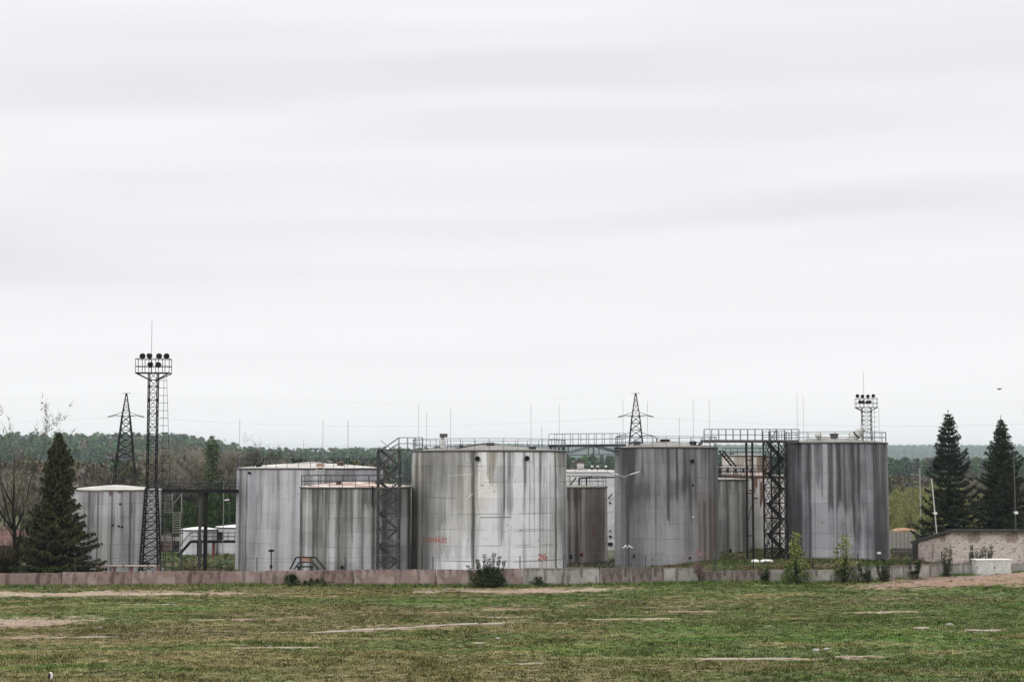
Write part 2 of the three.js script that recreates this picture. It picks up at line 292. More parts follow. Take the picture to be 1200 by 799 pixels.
const M = {
  rail: mat('#5f6064', 0.7, 0.2), railDark: mat('#35343a', 0.75, 0.15), black: new THREE.MeshPhysicalMaterial({ color: new THREE.Color('#1c1a1c'), roughness: 0.9, specularIntensity: 0.35 }), steel: mat('#4a4746', 0.75, 0.15), rust: mat('#5b4438', 0.95), pale: mat('#b9b8b4', 0.8), white: mat('#dad9d4', 0.7),
  core: mat('#4c4b49', 1), rod: mat('#7b7c80', 0.7, 0.2), concrete: mat('#8d8881', 1), redsteel: mat('#6a2b28', 0.8), lens: mat('#22262c', 0.25, 0.2),
};
const grainMap = (a, b, seed, fx = 30, fy = 30) => {     // blotchy two-colour paint for roofs and trim
  const N = 256, data = new Uint8Array(N * N * 4);
  for (let j = 0; j < N; j++) for (let i = 0; i < N; i++) { const k = sstep(0.35, 0.65, fbm(i / fx + seed, j / fy + seed, 4)), g = 0.92 + 0.16 * hash2(i, j), c = mix3(a, b, k), o = (j * N + i) * 4; data[o] = clamp(c[0] * g, 0, 255); data[o + 1] = clamp(c[1] * g, 0, 255); data[o + 2] = clamp(c[2] * g, 0, 255); data[o + 3] = 255; }
  const t = new THREE.DataTexture(data, N, N); t.colorSpace = THREE.SRGBColorSpace; t.wrapS = t.wrapT = THREE.RepeatWrapping; t.magFilter = THREE.LinearFilter; t.needsUpdate = true; return t;
};
const roofLight = new THREE.MeshStandardMaterial({ map: grainMap([205, 202, 196], [172, 168, 160], 3), roughness: 0.85 });
const roofGrey = new THREE.MeshStandardMaterial({ map: grainMap([120, 116, 110], [150, 146, 138], 5), roughness: 0.9 });
const rimDark = new THREE.MeshStandardMaterial({ map: grainMap([62, 61, 60], [92, 90, 86], 9, 10, 10), roughness: 0.9 });

function ring(parent, name, R, y, w, m, a0 = 0, a1 = Math.PI * 2) {
  const g = new THREE.TorusGeometry(R, w / 2, 5, Math.max(12, Math.round((a1 - a0) * 20)), a1 - a0); g.rotateX(Math.PI / 2); g.rotateY(a1 - Math.PI / 2);    // angle 0 = front
  const o = part(parent, name, g, m); o.position.y = y; return o;
}
function railing(parent, R, y, h, count, m, a0 = 0, a1 = Math.PI * 2, rails = 2, w = 0.05) {
  const g = sub(parent, 'railing');
  for (let k = 0; k < rails; k++) ring(g, 'rail', R, y + h * (k + 1) / rails - 0.02, w, m, a0, a1);
  for (let i = 0; i < count; i++) { const a = mix(a0, a1, i / (a1 - a0 > 6.2 ? count : count - 1)); rod(g, 'post', [Math.sin(a) * R, y, Math.cos(a) * R], [Math.sin(a) * R, y + h, Math.cos(a) * R], w, m); }
  return g;
}
function tank(o) {
  const g = thing(o.name || 'storage_tank', o.label, 'tank', o.x, o.y0, o.depth, Math.atan2(-o.x, o.depth), o.group);
  const { R, H } = o, n = o.courses || 8, pc = o.cols || 7;
  const paintM = new THREE.MeshStandardMaterial({ map: tankTexture({ ...o.paint, R, H_m: H, courses: n, cols: pc }), roughness: 0.78, metalness: 0.0 });
  part(g, 'inner_shell', new THREE.CylinderGeometry(R - 0.14, R - 0.14, H, 64, 1, false), M.core).position.y = H / 2;
  for (let k = 0; k < n; k++) for (let j = 0; j < pc; j++) {
    const off = -((k % 2) * 0.5 + (k % 3) * 0.17), a0 = ((j + off) / pc - 0.5) * 2 * Math.PI, a1 = ((j + 1 + off) / pc - 0.5) * 2 * Math.PI, e = 0.004 / R, lip = (n - 1 - k) * 0.006;
    part(g, 'wall_plate', plateGeo(a0 + e, a1 - e, H * k / n + (k ? 0.006 : 0), H * (k + 1) / n - 0.002, R + lip - 0.02, H, 0.012 + lip), paintM);
  }
  const rise = o.rise ?? R * 0.075;
  part(g, 'roof', lathe([[R + 0.03, H + 0.05], [R * 0.66, H + 0.05 + rise * 0.42], [R * 0.33, H + 0.05 + rise * 0.76], [0.01, H + 0.05 + rise]], 56), o.roof || roofGrey);
  part(g, 'rim', lathe([[R - 0.1, H - 0.1], [R + 0.05, H - 0.1], [R + 0.06, H + 0.045], [R - 0.1, H + 0.045]], 72), o.rim || rimDark);
  if (o.foundation) part(g, 'foundation', lathe([[R + 0.35, -0.7], [R + 0.35, 0.02], [R - 0.2, 0.03]], 56), M.concrete);
  if (o.rail) railing(g, R - 0.12, H + 0.05, o.rail.h || 1.1, o.rail.n, o.rail.m || M.rail, o.rail.a0, o.rail.a1, o.rail.rails || 2, o.rail.w || 0.05);
  for (const [s, z, h, w] of o.rods || []) rod(g, 'lightning_rod', [s * R, H - 0.4, z * R], [s * R, H + h, z * R], (w || 0.05) * 0.62, M.rod);
  if (o.more) o.more(g, R, H);
  return g;
}
const roofAt = (R, H, rise, rr) => H + 0.05 + rise * (1 - rr / R);
function vent(g, x, y, z, r, h) { const v = sub(g, 'roof_vent'); rod(v, 'pipe', [x, y - 0.2, z], [x, y + h, z], r * 1.2, M.steel); const c = part(v, 'cap', lathe([[r * 0.5, 0], [r * 1.4, -0.05], [r * 1.4, 0.12], [0.01, 0.25]], 14), M.pale); c.position.set(x, y + h, z); return v; }
function hatch(g, x, y, z, r, h, m = M.steel) { const v = part(g, 'roof_hatch', lathe([[r, -0.25], [r, h * 0.6], [r * 1.25, h * 0.6], [r * 1.25, h * 0.8], [r * 0.7, h], [0.01, h]], 18), m); v.position.set(x, y, z); return v; }
function nozzle(g, R, a, y, r) { const c = part(g, 'foam_nozzle', lathe([[0.01, 0], [r * 0.75, 0], [r * 0.75, 0.16], [r, 0.16], [r, 0.22], [r * 0.6, 0.22], [r * 0.55, 0.05], [0.01, 0.05]], 16), M.black); c.rotation.set(Math.PI / 2, 0, 0); c.position.set(Math.sin(a) * (R - 0.02), y, Math.cos(a) * (R - 0.02)); c.rotation.order = 'YXZ'; c.rotation.y = a; return c; }
// ---- the tanks of the farm
const GREY = { light: [186, 186, 188], mid: [150, 150, 151], dark: [98, 97, 95] };
// large tank with the red lettering
tank({ label: 'large pale grey oil tank with red no smoking lettering and number low on its shell', x: -2.24, depth: 155, y0: 0, R: 7.58, H: 11.75, courses: 8, cols: 8,
  rail: { n: 34, h: 1.1 }, rise: 0.55,
  paint: { seed: 4, W: 2048, H: 512, ...GREY, light: [214, 214, 217], bias: -0.09, drip: 0.2, weld: 0.7, grime: 0.5, plateTone: 0.035, runs: [
    [-0.95, 0.07, 0.25], [-0.835, 0.012, 0.6], [-0.55, 0.34, 0.33, 1, 0.16, [128, 126, 116]], [-0.5, 0.28, 0.2, 1, 0.4], [-0.78, 0.04, 0.2], [-0.57, 0.03, 0.3], [-0.36, 0.04, 0.28], [-0.2, 0.022, 0.6], [-0.185, 0.008, 0.45],
    [-0.05, 0.1, -0.35], [0.05, 0.07, 0.6, 1, 0.84, [112, 104, 88]], [0.01, 0.05, 0.5, 1, 0.78, [118, 112, 100]], [0.16, 0.035, 0.35, 1, 0.3], [0.19, 0.012, 0.75, 1, 0.48], [0.115, 0.008, 0.3], [0.27, 0.05, 0.3, 1, 0.55],
    [0.35, 0.08, -0.45], [0.55, 0.1, -0.4], [0.70, 0.06, -0.35], [0.45, 0.02, 0.5, 0.99, 0.72], [0.5, 0.008, 0.5, 0.98, 0.3], [0.56, 0.006, 0.35], [0.72, 0.006, 0.45], [0.835, 0.016, 0.75], [0.93, 0.06, 0.22], [0.62, 0.14, 0.22, 1, 0.88]],
    draw(ctx, W, H) {
      const U = s => (0.5 + Math.asin(s) / (2 * Math.PI)) * W, V = v => (1 - v) * H;
      const stroke = (s0, v0, s1, v1, w, c) => { ctx.strokeStyle = c; ctx.lineWidth = w; ctx.beginPath(); ctx.moveTo(U(s0), V(v0)); ctx.lineTo(U(s1), V(v1)); ctx.stroke(); };
      stroke(-0.11, 0.473, 0.27, 0.473, 4, 'rgba(84,80,76,0.75)'); stroke(-0.12, 0.481, 0.06, 0.481, 3, 'rgba(214,214,212,0.8)'); stroke(0.29, 0.475, 0.29, 0.31, 4, 'rgba(208,208,208,0.55)');
      stroke(-0.28, 0.62, -0.2, 0.66, 5, 'rgba(205,203,198,0.6)'); stroke(-0.3, 0.60, -0.28, 0.42, 4, 'rgba(205,203,198,0.5)'); stroke(-0.52, 0.8, -0.2, 0.815, 5, 'rgba(198,196,188,0.45)');
      for (const v of [0.36, 0.235, 0.12]) stroke(0.3, v, 0.83, v + 0.002, 2, 'rgba(84,84,86,0.55)');
      ctx.textBaseline = 'alphabetic'; ctx.fillStyle = 'rgba(162,70,58,0.95)';
      ctx.globalAlpha = 1; const word = 'nesmēķēt', s0 = -0.835, s1 = -0.515; let x = U(s0); ctx.font = 'bold 38px sans-serif';
      const wd = ctx.measureText(word).width; ctx.save(); ctx.translate(x, V(0.265)); ctx.scale((U(s1) - x) / wd, 1); ctx.globalAlpha = 0.5; ctx.fillText(word.slice(0, 2), 0, 0); ctx.globalAlpha = 0.88; ctx.fillText(word.slice(2), ctx.measureText(word.slice(0, 2)).width, 0); ctx.globalAlpha = 0.35; ctx.fillText(' !', wd, 0); ctx.restore();
      ctx.save(); ctx.font = 'bold 36px sans-serif'; ctx.translate(U(0.6), V(0.128)); ctx.scale(1.2, 1); ctx.fillText('26', 0, 0); ctx.restore();
      ctx.save(); ctx.fillStyle = 'rgba(86,86,92,0.8)'; ctx.font = 'bold 22px sans-serif'; ctx.translate(U(0.705), V(0.128)); ctx.fillText('к·', 0, 0); ctx.restore();
      const rr = rng(5); ctx.fillStyle = 'rgba(168,168,168,0.85)'; for (let i = 0; i < 90; i++) ctx.fillRect(U(-0.84) + rr() * (U(-0.5) - U(-0.84)), V(0.33) + rr() * 50, 1 + rr() * 3, 1 + rr() * 2);
    } },
  rods: [[-0.9, 0.35, 4.4], [-0.83, -0.5, 3.9], [-0.52, -0.8, 4.4], [0.52, 0.8, 4.4, 0.05], [0.7, -0.6, 2.6], [0.89, 0.4, 4.4]],
  more(g, R, H) {
    nozzle(g, R, Math.asin(-0.14), H - 0.75, 0.24); nozzle(g, R, Math.asin(0.46), H - 0.72, 0.24);
    const v = sub(g, 'vent_stack'); rod(v, 'pipe', [-4.45, H, 2.5], [-4.45, H + 1.05, 2.5], 0.5, M.pale); box(v, 'head', -4.4, H + 1.5, 2.5, 0.75, 0.34, 0.6, M.steel); rod(v, 'neck', [-4.5, H + 1.0, 2.5], [-4.5, H + 1.4, 2.5], 0.36, M.pale); rod(v, 'flange', [-4.45, H + 0.22, 2.5], [-4.45, H + 0.3, 2.5], 0.72, M.steel);
    hatch(g, 0.1, H + 0.5, 1.2, 0.4, 0.35, M.steel); hatch(g, 4.1, H + 0.15, 4.6, 0.35, 0.3, M.steel); hatch(g, -2.7, H + 0.2, 4.5, 0.12, 0.35, M.black);
    bar(g, 'roof_pipe', [-3.2, H + 0.25, 4.6], [-0.4, H + 0.75, 1.8], 0.12, M.steel);
    box(g, 'valve_box', 7.9, 1.55, 1.2, 0.35, 0.42, 0.3, M.black);
  } });
// grey tank right of it
tank({ label: 'dark streaked oil tank with brown runs beside the double arm lamp post', x: 15.68, depth: 161, y0: 0.15, R: 5.25, H: 12.0, courses: 8, cols: 6, rail: { n: 24, h: 1.05 }, rise: 0.62, rim: rimDark,
  paint: { seed: 11, tone: 0.94, W: 1024, H: 384, light: [158, 158, 160], mid: [124, 124, 127], dark: [80, 79, 80], bias: 0.07, contrast: 0.75, drip: 0.42, weld: 0.6, grime: 0.2, plateTone: 0.03, runs: [
    [-0.94, 0.06, -0.25], [-0.8, 0.07, 0.3], [-0.63, 0.05, 0.45, 1, 0.7], [-0.72, 0.018, 0.5], [-0.45, 0.09, -0.3, 1, 0.78], [0.04, 0.03, 0.5, 1, 0.35], [-0.2, 0.02, 0.3], [0.2, 0.025, 0.4, 1, 0.6], [-0.3, 0.55, 0.22, 0.73, 0.56], [0.28, 0.3, 0.25, 0.76, 0.6],
    [-0.05, 0.5, -0.18, 0.4, 0.05], [0.45, 0.04, 0.35, 0.75, 0.4], [0.75, 0.2, 0.38, 0.66, 0, [104, 92, 82]], [0.62, 0.03, 0.6, 0.55, 0, [90, 76, 64]], [0.72, 0.035, 0.7, 0.6, 0, [84, 68, 57]], [0.83, 0.05, 0.65, 0.64, 0, [86, 71, 60]], [0.9, 0.02, 0.6, 0.6, 0.1, [96, 66, 54]], [0.78, 0.02, -0.3], [0.93, 0.02, 0.4], [0.8, 0.1, 0.25, 1, 0.6]],
    draw(ctx, W, H) { const U = q => (0.5 + Math.asin(q) / (2 * Math.PI)) * W, V = v => (1 - v) * H; ctx.fillStyle = 'rgba(150,84,78,0.6)'; ctx.font = 'bold 30px sans-serif'; ctx.save(); ctx.translate(U(0.52), V(0.11)); ctx.scale(0.75, 1); ctx.fillText('28', 0, 0); ctx.restore(); const r = rng(12); for (let i = 0; i < 150; i++) { ctx.fillStyle = r() < 0.55 ? 'rgba(160,96,92,0.35)' : 'rgba(176,172,172,0.4)'; ctx.fillRect(U(0.3 + 0.6 * r()), V(0.05 + 0.12 * Math.pow(r(), 1.3)), 1 + r() * 6, 1 + r() * 4); } } },
  rods: [[-0.82, 0.3, 4.9, 0.05], [-0.36, -0.7, 4.9], [0.27, -0.75, 3.2], [0.52, 0.7, 4.9], [0.83, 0.4, 4.9]],
  more(g, R, H) {
    nozzle(g, R, Math.asin(0.48), H - 1.35, 0.2); hatch(g, -0.1, H + 0.62, 0.6, 0.5, 0.25, M.black); hatch(g, -2.9, H + 0.25, 2.4, 0.35, 0.4, M.steel); hatch(g, 2.7, H + 0.25, 2.8, 0.32, 0.4, M.black); vent(g, -0.9, H + 0.6, 0.8, 0.12, 0.35);
    rod(g, 'vent_elbow', [3.2, H + 0.1, 2.6], [3.7, H + 0.75, 2.6], 0.3, M.steel);
    box(g, 'sample_tap', R * 0.5, H * 0.69, R * 0.86, 0.16, 0.2, 0.2, M.black); box(g, 'sample_tap', R * 0.5, H * 0.43, R * 0.86, 0.16, 0.16, 0.2, M.pale); box(g, 'sample_tap', R * 0.43, 1.2, R * 0.9, 0.2, 0.24, 0.24, M.black); box(g, 'sample_tap', -R * 0.62, 1.3, R * 0.79, 0.2, 0.3, 0.25, M.black);
  } });
// rightmost tank
tank({ label: 'blackish streaked oil tank with a tilted barrel vent on its roof', x: 32.94, depth: 161, y0: 0.72, R: 5.19, H: 11.9, courses: 8, cols: 6, rail: { n: 22, h: 1.05 }, rise: 0.5,
  paint: { seed: 23, tone: 0.95, W: 1024, H: 384, light: [158, 158, 163], mid: [112, 111, 116], dark: [68, 67, 71], bias: 0.12, drip: 0.35, weld: 0.5, grime: 0.05, plateTone: 0.05, runs: [
    [-0.95, 0.05, 0.2], [-0.8, 0.14, 0.25], [-0.68, 0.05, 0.3], [-0.5, 0.035, 0.45], [-0.53, 0.015, -0.3], [-0.43, 0.02, -0.6], [-0.3, 0.07, 0.25, 1, 0.5], [-0.27, 0.1, -0.3, 0.52, 0], [-0.2, 0.045, -0.75], [-0.33, 0.05, -0.4, 0.7, 0], [-0.1, 0.05, 0.5, 1, 0.42], [-0.02, 0.012, -0.4], [0.06, 0.045, 0.5, 1, 0.45], [0.16, 0.03, 0.4, 1, 0.4], [0.32, 0.035, 0.45, 1, 0.3], [0.42, 0.03, 0.4, 1, 0.5],
    [0.1, 0.1, -0.28, 0.46, 0], [0.26, 0.06, -0.45, 0.46, 0.05], [0.5, 0.07, -0.35, 0.46, 0], [0.4, 0.02, 0.4, 0.34, 0.1], [0.3, 0.5, 0.16, 0.32, 0.2], [0.63, 0.04, -0.2], [0.715, 0.012, 0.75], [0.86, 0.15, 0.38]] },
  rods: [[-0.72, 0.3, 5.0, 0.045], [-0.62, -0.6, 5.0, 0.045]],
  more(g, R, H) {
    const b = sub(g, 'barrel_vent'); b.position.set(2.05, H + 0.75, 2.3); b.rotation.set(0.2, 0, -0.85);
    part(b, 'barrel', lathe([[0.01, -0.75], [0.4, -0.75], [0.42, -0.7], [0.42, 0.55], [0.46, 0.55], [0.46, 0.62], [0.28, 0.66], [0.28, 0.95], [0.56, 1.0], [0.56, 1.08], [0.01, 1.1]], 20), M.pale); part(b, 'band', lathe([[0.44, 0.0], [0.455, 0.0], [0.455, 0.14], [0.44, 0.14]], 20), M.black);
    rod(g, 'vent_leg', [1.6, H + 0.1, 2.3], [1.6, H + 0.5, 2.3], 0.2, M.black);
    hatch(g, -0.1, H + 0.5, 1.2, 0.38, 0.5, M.steel);
    const d = part(g, 'round_hatch', lathe([[0.01, 0], [0.3, 0], [0.34, 0.06], [0.34, 0.18], [0.2, 0.2], [0.18, 0.28], [0.01, 0.3]], 20), M.pale); d.rotation.x = Math.PI / 2; d.position.set(-1.65, H + 0.75, 2.6);
    rod(g, 'hatch_pedestal', [-1.65, H + 0.2, 2.6], [-1.65, H + 0.5, 2.6], 0.18, M.steel); bar(g, 'roof_pipe', [-3.8, H + 0.15, 2.6], [-0.5, H + 0.6, 1.6], 0.14, M.pale);
    box(g, 'small_plate', R * 0.77, 1.05, R * 0.66, 0.5, 0.2, 0.06, M.white);
  } });
// tall pale tank at the left
tank({ label: 'wide pale grey oil tank with a cone roof behind the lower tank', x: -21.41, depth: 168, y0: -0.55, R: 7.74, H: 10.6, courses: 7, cols: 8, rail: { n: 40, h: 1.0, m: M.railDark }, rise: 0.62, roof: roofLight, foundation: true,
  paint: { seed: 31, tone: 0.98, W: 1024, H: 256, light: [188, 188, 192], mid: [160, 160, 164], dark: [108, 107, 108], bias: -0.02, contrast: 0.85, drip: 0.25, weld: 0.4, grime: 0.1, plateTone: 0.03, runs: [
    [-0.93, 0.02, 0.45], [-0.84, 0.015, 0.4], [-0.7, 0.012, 0.35, 0.78, 0.3], [-0.64, 0.012, 0.35, 0.78, 0.4], [-0.97, 0.03, -0.3], [-0.55, 0.06, -0.3], [-0.42, 0.03, 0.4], [-0.31, 0.03, -0.3], [-0.21, 0.03, 0.45], [-0.12, 0.03, -0.3], [-0.03, 0.03, 0.4], [0.1, 0.05, -0.25]] },
  rods: [[-0.955, 0.2, 5.2, 0.06], [0.16, 0.9, 4.9, 0.06], [0.49, 0.85, 4.9, 0.08], [-0.1, -0.8, 3.2]],
  more(g, R, H) {
    const l = sub(g, 'side_ladder'); for (const s of [-1, 1]) bar(l, 'stile', [1.0 + s * 0.35, H - 2.6, R + 0.2], [1.0 + s * 0.35, H + 0.5, R + 0.2], 0.08, M.pale); for (let k = 0; k < 8; k++) bar(l, 'rung', [0.65, H - 2.4 + k * 0.32, R + 0.2], [1.35, H - 2.4 + k * 0.32, R + 0.2], 0.05, M.pale);
    box(g, 'orange_platform', 1.0, H + 0.35, R - 0.1, 0.85, 0.3, 0.5, mat('#a5826c', 0.9));
    bar(g, 'roof_pipe', [-5.9, H + 0.1, 3.2], [-5.5, H + 0.95, 3.2], 0.12, M.black); bar(g, 'roof_pipe', [-5.3, H + 0.1, 3.2], [-4.8, H + 1.05, 3.2], 0.12, M.black); hatch(g, 3.1, H + 0.3, 4.0, 0.35, 0.4, M.rust); hatch(g, -5.3, H + 0.15, 3.4, 0.3, 0.3, M.black); nozzle(g, R, Math.asin(-0.79), H - 0.45, 0.16);
  } });
// lower tank in front of it
tank({ label: 'low mould stained oil tank with a rusty white roof beside the stair tower', x: -15.05, depth: 152.5, y0: 0, R: 5.33, H: 8.3, courses: 6, cols: 6, rail: { n: 26, h: 1.1, m: M.railDark, w: 0.055 }, rise: 0.5, roof: new THREE.MeshStandardMaterial({ map: grainMap([206, 200, 192], [150, 116, 98], 12, 20, 20), roughness: 0.9 }),
  paint: { seed: 43, W: 1024, H: 256, light: [176, 177, 178], mid: [142, 142, 141], dark: [92, 91, 87], bias: 0.06, drip: 0.4, weld: 0.45, grime: 0.45, runs: [
    [-0.96, 0.03, 0.45], [-0.86, 0.03, -0.3], [-0.74, 0.03, 0.4], [-0.62, 0.07, 0.4], [-0.52, 0.03, 0.4], [-0.4, 0.05, -0.5], [-0.29, 0.018, 0.6], [-0.16, 0.03, 0.3], [0.0, 0.06, -0.4], [0.12, 0.02, 0.35], [0.2, 0.06, -0.4, 0.8, 0], [0.3, 0.02, 0.8], [0.33, 0.012, 0.6], [0.42, 0.1, 0.35, 1, 0.75, [108, 106, 94]], [0.5, 0.05, 0.45], [0.62, 0.05, 0.35], [0.73, 0.03, 0.5], [0.86, 0.05, -0.2], [0.96, 0.03, 0.6]] },
  rods: [],
  more(g, R, H) { hatch(g, 2.2, H + 0.3, 2.2, 0.35, 0.35, M.rust); hatch(g, -1.6, H + 0.3, 2.8, 0.25, 0.35, M.steel); bar(g, 'drain_pipe', [1.55, H - 1.7, R + 0.06], [1.55, H + 0.2, R + 0.06], 0.12, M.black); bar(g, 'drain_pipe', [-1.5, H - 1.2, R + 0.06], [-1.5, H + 0.1, R + 0.06], 0.1, M.steel); vent(g, 4.2, H + 0.1, 1.0, 0.2, 0.9); box(g, 'valve_box', -1.2, 1.0, R + 0.1, 0.3, 0.25, 0.3, M.black); } });
// left small tank
tank({ label: 'small whitish oil tank standing beside the spruce and the light mast', x: -40.05, depth: 160, y0: 0.0, R: 4.57, H: 7.95, courses: 6, cols: 5, rise: 0.42, roof: roofLight, rim: new THREE.MeshStandardMaterial({ map: grainMap([196, 193, 186], [120, 112, 104], 21, 12, 12), roughness: 0.9 }), foundation: true,
  rail: { n: 16, h: 1.0, m: M.railDark, a0: Math.PI * 0.6, a1: Math.PI * 1.4 },
  paint: { seed: 57, W: 1024, H: 256, light: [188, 187, 188], mid: [158, 157, 158], dark: [104, 102, 100], bias: -0.14, drip: 0.25, weld: 0.4, grime: 0.2, runs: [[-0.55, 0.03, 0.35], [-0.36, 0.02, 0.55], [-0.2, 0.06, -0.4], [-0.07, 0.02, 0.6], [0.05, 0.08, -0.45], [0.32, 0.025, 0.6], [0.45, 0.04, -0.3], [0.6, 0.03, 0.4], [-0.1, 0.05, 0.7, 1, 0.94, [92, 66, 66]], [0.1, 0.06, 0.7, 1, 0.955, [84, 60, 64]], [0.35, 0.012, 0.7, 0.86, 0.7, [70, 60, 56]]] },
  rods: [[-0.7, 0.3, 4.0, 0.06]],
  more(g, R, H) {
    for (const [a, v] of [[0.1, 0.83], [0.08, 0.56], [-0.05, 0.57], [0.15, 0.55]]) { const n = part(g, 'rivet_plate', lathe([[0.01, 0], [0.11, 0], [0.11, 0.05], [0.01, 0.06]], 8), M.black); n.rotation.order = 'YXZ'; n.rotation.y = a; n.rotation.x = Math.PI / 2; n.position.set(Math.sin(a) * R, H * v, Math.cos(a) * R); }
    const p = sub(g, 'valve_pipe'); rod(p, 'riser', [2.2, -0.2, 4.6], [2.6, 0.9, 4.3], 0.12, M.steel); rod(p, 'elbow', [2.6, 0.85, 4.4], [3.4, 0.8, 4.1], 0.2, M.steel); rod(p, 'flange', [3.2, 0.7, 4.25], [3.2, 0.7, 4.05], 0.5, M.black); rod(p, 'wheel', [2.9, 1.15, 4.2], [2.9, 1.2, 4.2], 0.45, M.black);
    box(g, 'roof_scrap', 3.4, H + 0.2, 2.6, 0.5, 0.16, 0.4, M.black); const s = box(g, 'roof_scrap', -3.9, H + 0.35, 1.2, 0.6, 0.05, 0.5, M.white); s.rotation.z = 0.4;
  } });
// behind: the short brown tank in the gap, the pale one behind it
tank({ label: 'short brown stained oil tank in the gap under the truss bridge', x: 5.0, depth: 171, y0: 0, R: 5.29, H: 8.1, courses: 6, cols: 6, rise: 0.25, rail: { n: 26, h: 1.1 }, rim: new THREE.MeshStandardMaterial({ map: grainMap([150, 148, 142], [112, 108, 102], 25, 12, 12), roughness: 0.9 }),
  paint: { seed: 61, tone: 1.1, W: 1024, H: 256, light: [162, 161, 159], mid: [132, 129, 126], dark: [84, 79, 74], bias: 0.05, drip: 0.3, weld: 0.3, grime: 0.5, runs: [[0.22, 0.03, 0.6], [0.35, 0.04, 0.4], [0.5, 0.05, -0.3], [0.6, 0.1, 0.5, 1, 0, [92, 82, 72]], [0.7, 0.05, 0.5, 0.5, 0.3, [104, 66, 48]], [0.8, 0.06, 0.5, 1, 0, [84, 74, 66]], [0.9, 0.03, 0.4, 1, 0, [104, 90, 78]], [0.96, 0.02, -0.3]] },
  more(g, R, H) {
    const v = sub(g, 'roof_valve'); rod(v, 'pipe', [2.2, H + 0.1, 2.5], [2.2, H + 0.9, 2.5], 0.16, M.black); rod(v, 'pipe', [2.2, H + 0.9, 2.5], [3.6, H + 1.0, 2.5], 0.18, M.black); rod(v, 'lever', [1.2, H + 0.1, 2.8], [1.9, H + 1.0, 2.8], 0.14, M.black); rod(v, 'pipe', [3.2, H + 0.95, 2.5], [8.0, H + 1.05, 2.5], 0.14, M.black); rod(v, 'pipe', [3.0, H, 2.5], [3.0, H + 1, 2.5], 0.16, M.black);
    box(g, 'valve_box', 2.4, 1.1, R * 0.9, 0.4, 0.3, 0.3, M.redsteel);
  } });
tank({ label: 'pale white oil tank with a little roof hut behind the short brown tank', x: 9.2, depth: 196, y0: 0, R: 6.4, H: 9.6, courses: 6, cols: 6, rise: 0.25, rail: { n: 30, h: 1.0, m: M.railDark }, roof: roofLight, rim: new THREE.MeshStandardMaterial({ map: grainMap([205, 202, 196], [180, 176, 170], 26, 12, 12), roughness: 0.9 }),
  paint: { seed: 67, W: 512, H: 128, light: [206, 206, 206], mid: [190, 190, 190], dark: [140, 138, 136], bias: -0.2, contrast: 0.4, drip: 0.04, weld: 0.5, grime: 0.1, runs: [] },
  rods: [[-0.1, 0.1, 4.5], [0.2, -0.5, 3.2]],
  more(g, R, H) {
    const h = sub(g, 'roof_hut'); box(h, 'box', -0.7, H + 0.75, 2.5, 0.85, 0.7, 0.8, M.pale); box(h, 'lid', -0.7, H + 1.15, 2.5, 1.25, 0.12, 1.1, M.rust); rod(h, 'pipe', [-0.9, H, 2.5], [-0.9, H + 0.4, 2.5], 0.3, M.white);
    for (const [x, z] of [[1.4, 2.6], [2.4, 2.2], [0.7, 3.2]]) vent(g, x, H + 0.15, z, 0.14, 0.4);
    const f = sub(g, 'black_fitting'); for (const [y, s] of [[5.9, 0.12], [2.6, 0.1], [1.9, 0.16], [1.0, 0.28]]) box(f, 'valve', 2.85, y, R * 0.9, s * 2, s * 1.3, 0.3, M.black); bar(f, 'bent_pipe', [2.6, 6.4, R * 0.95], [3.1, 7.0, R * 0.95], 0.14, M.black);
  } });
// between the two right tanks
tank({ label: 'dark streaked oil tank standing beneath the pipe walkway', x: 21.4, depth: 178, y0: 0.1, R: 5.2, H: 8.7, courses: 6, cols: 6, rise: 0.25, rail: { n: 24, h: 1.0, m: M.railDark },
  paint: { seed: 71, W: 1024, H: 256, light: [168, 168, 166], mid: [138, 138, 136], dark: [90, 88, 86], bias: 0.06, drip: 0.35, weld: 0.3, grime: 0.3, runs: [[0.25, 0.06, 0.4], [0.4, 0.05, -0.3], [0.52, 0.03, 0.35], [0.62, 0.05, -0.3], [0.75, 0.04, 0.4], [0.88, 0.05, 0.5]] },
  more(g, R, H) { for (const [x, y] of [[0.6, 1.0], [1.3, 1.4], [2.2, 0.8], [3.0, 1.2]]) { const v = sub(g, 'valve'); rod(v, 'pipe', [x, 0, R * 0.93 - x * 0.12], [x, y, R * 0.93 - x * 0.12], 0.22, M.black); rod(v, 'wheel', [x - 0.02, y, R * 0.98 - x * 0.1], [x + 0.02, y, R * 0.98 - x * 0.1], 0.5, M.black); } } });
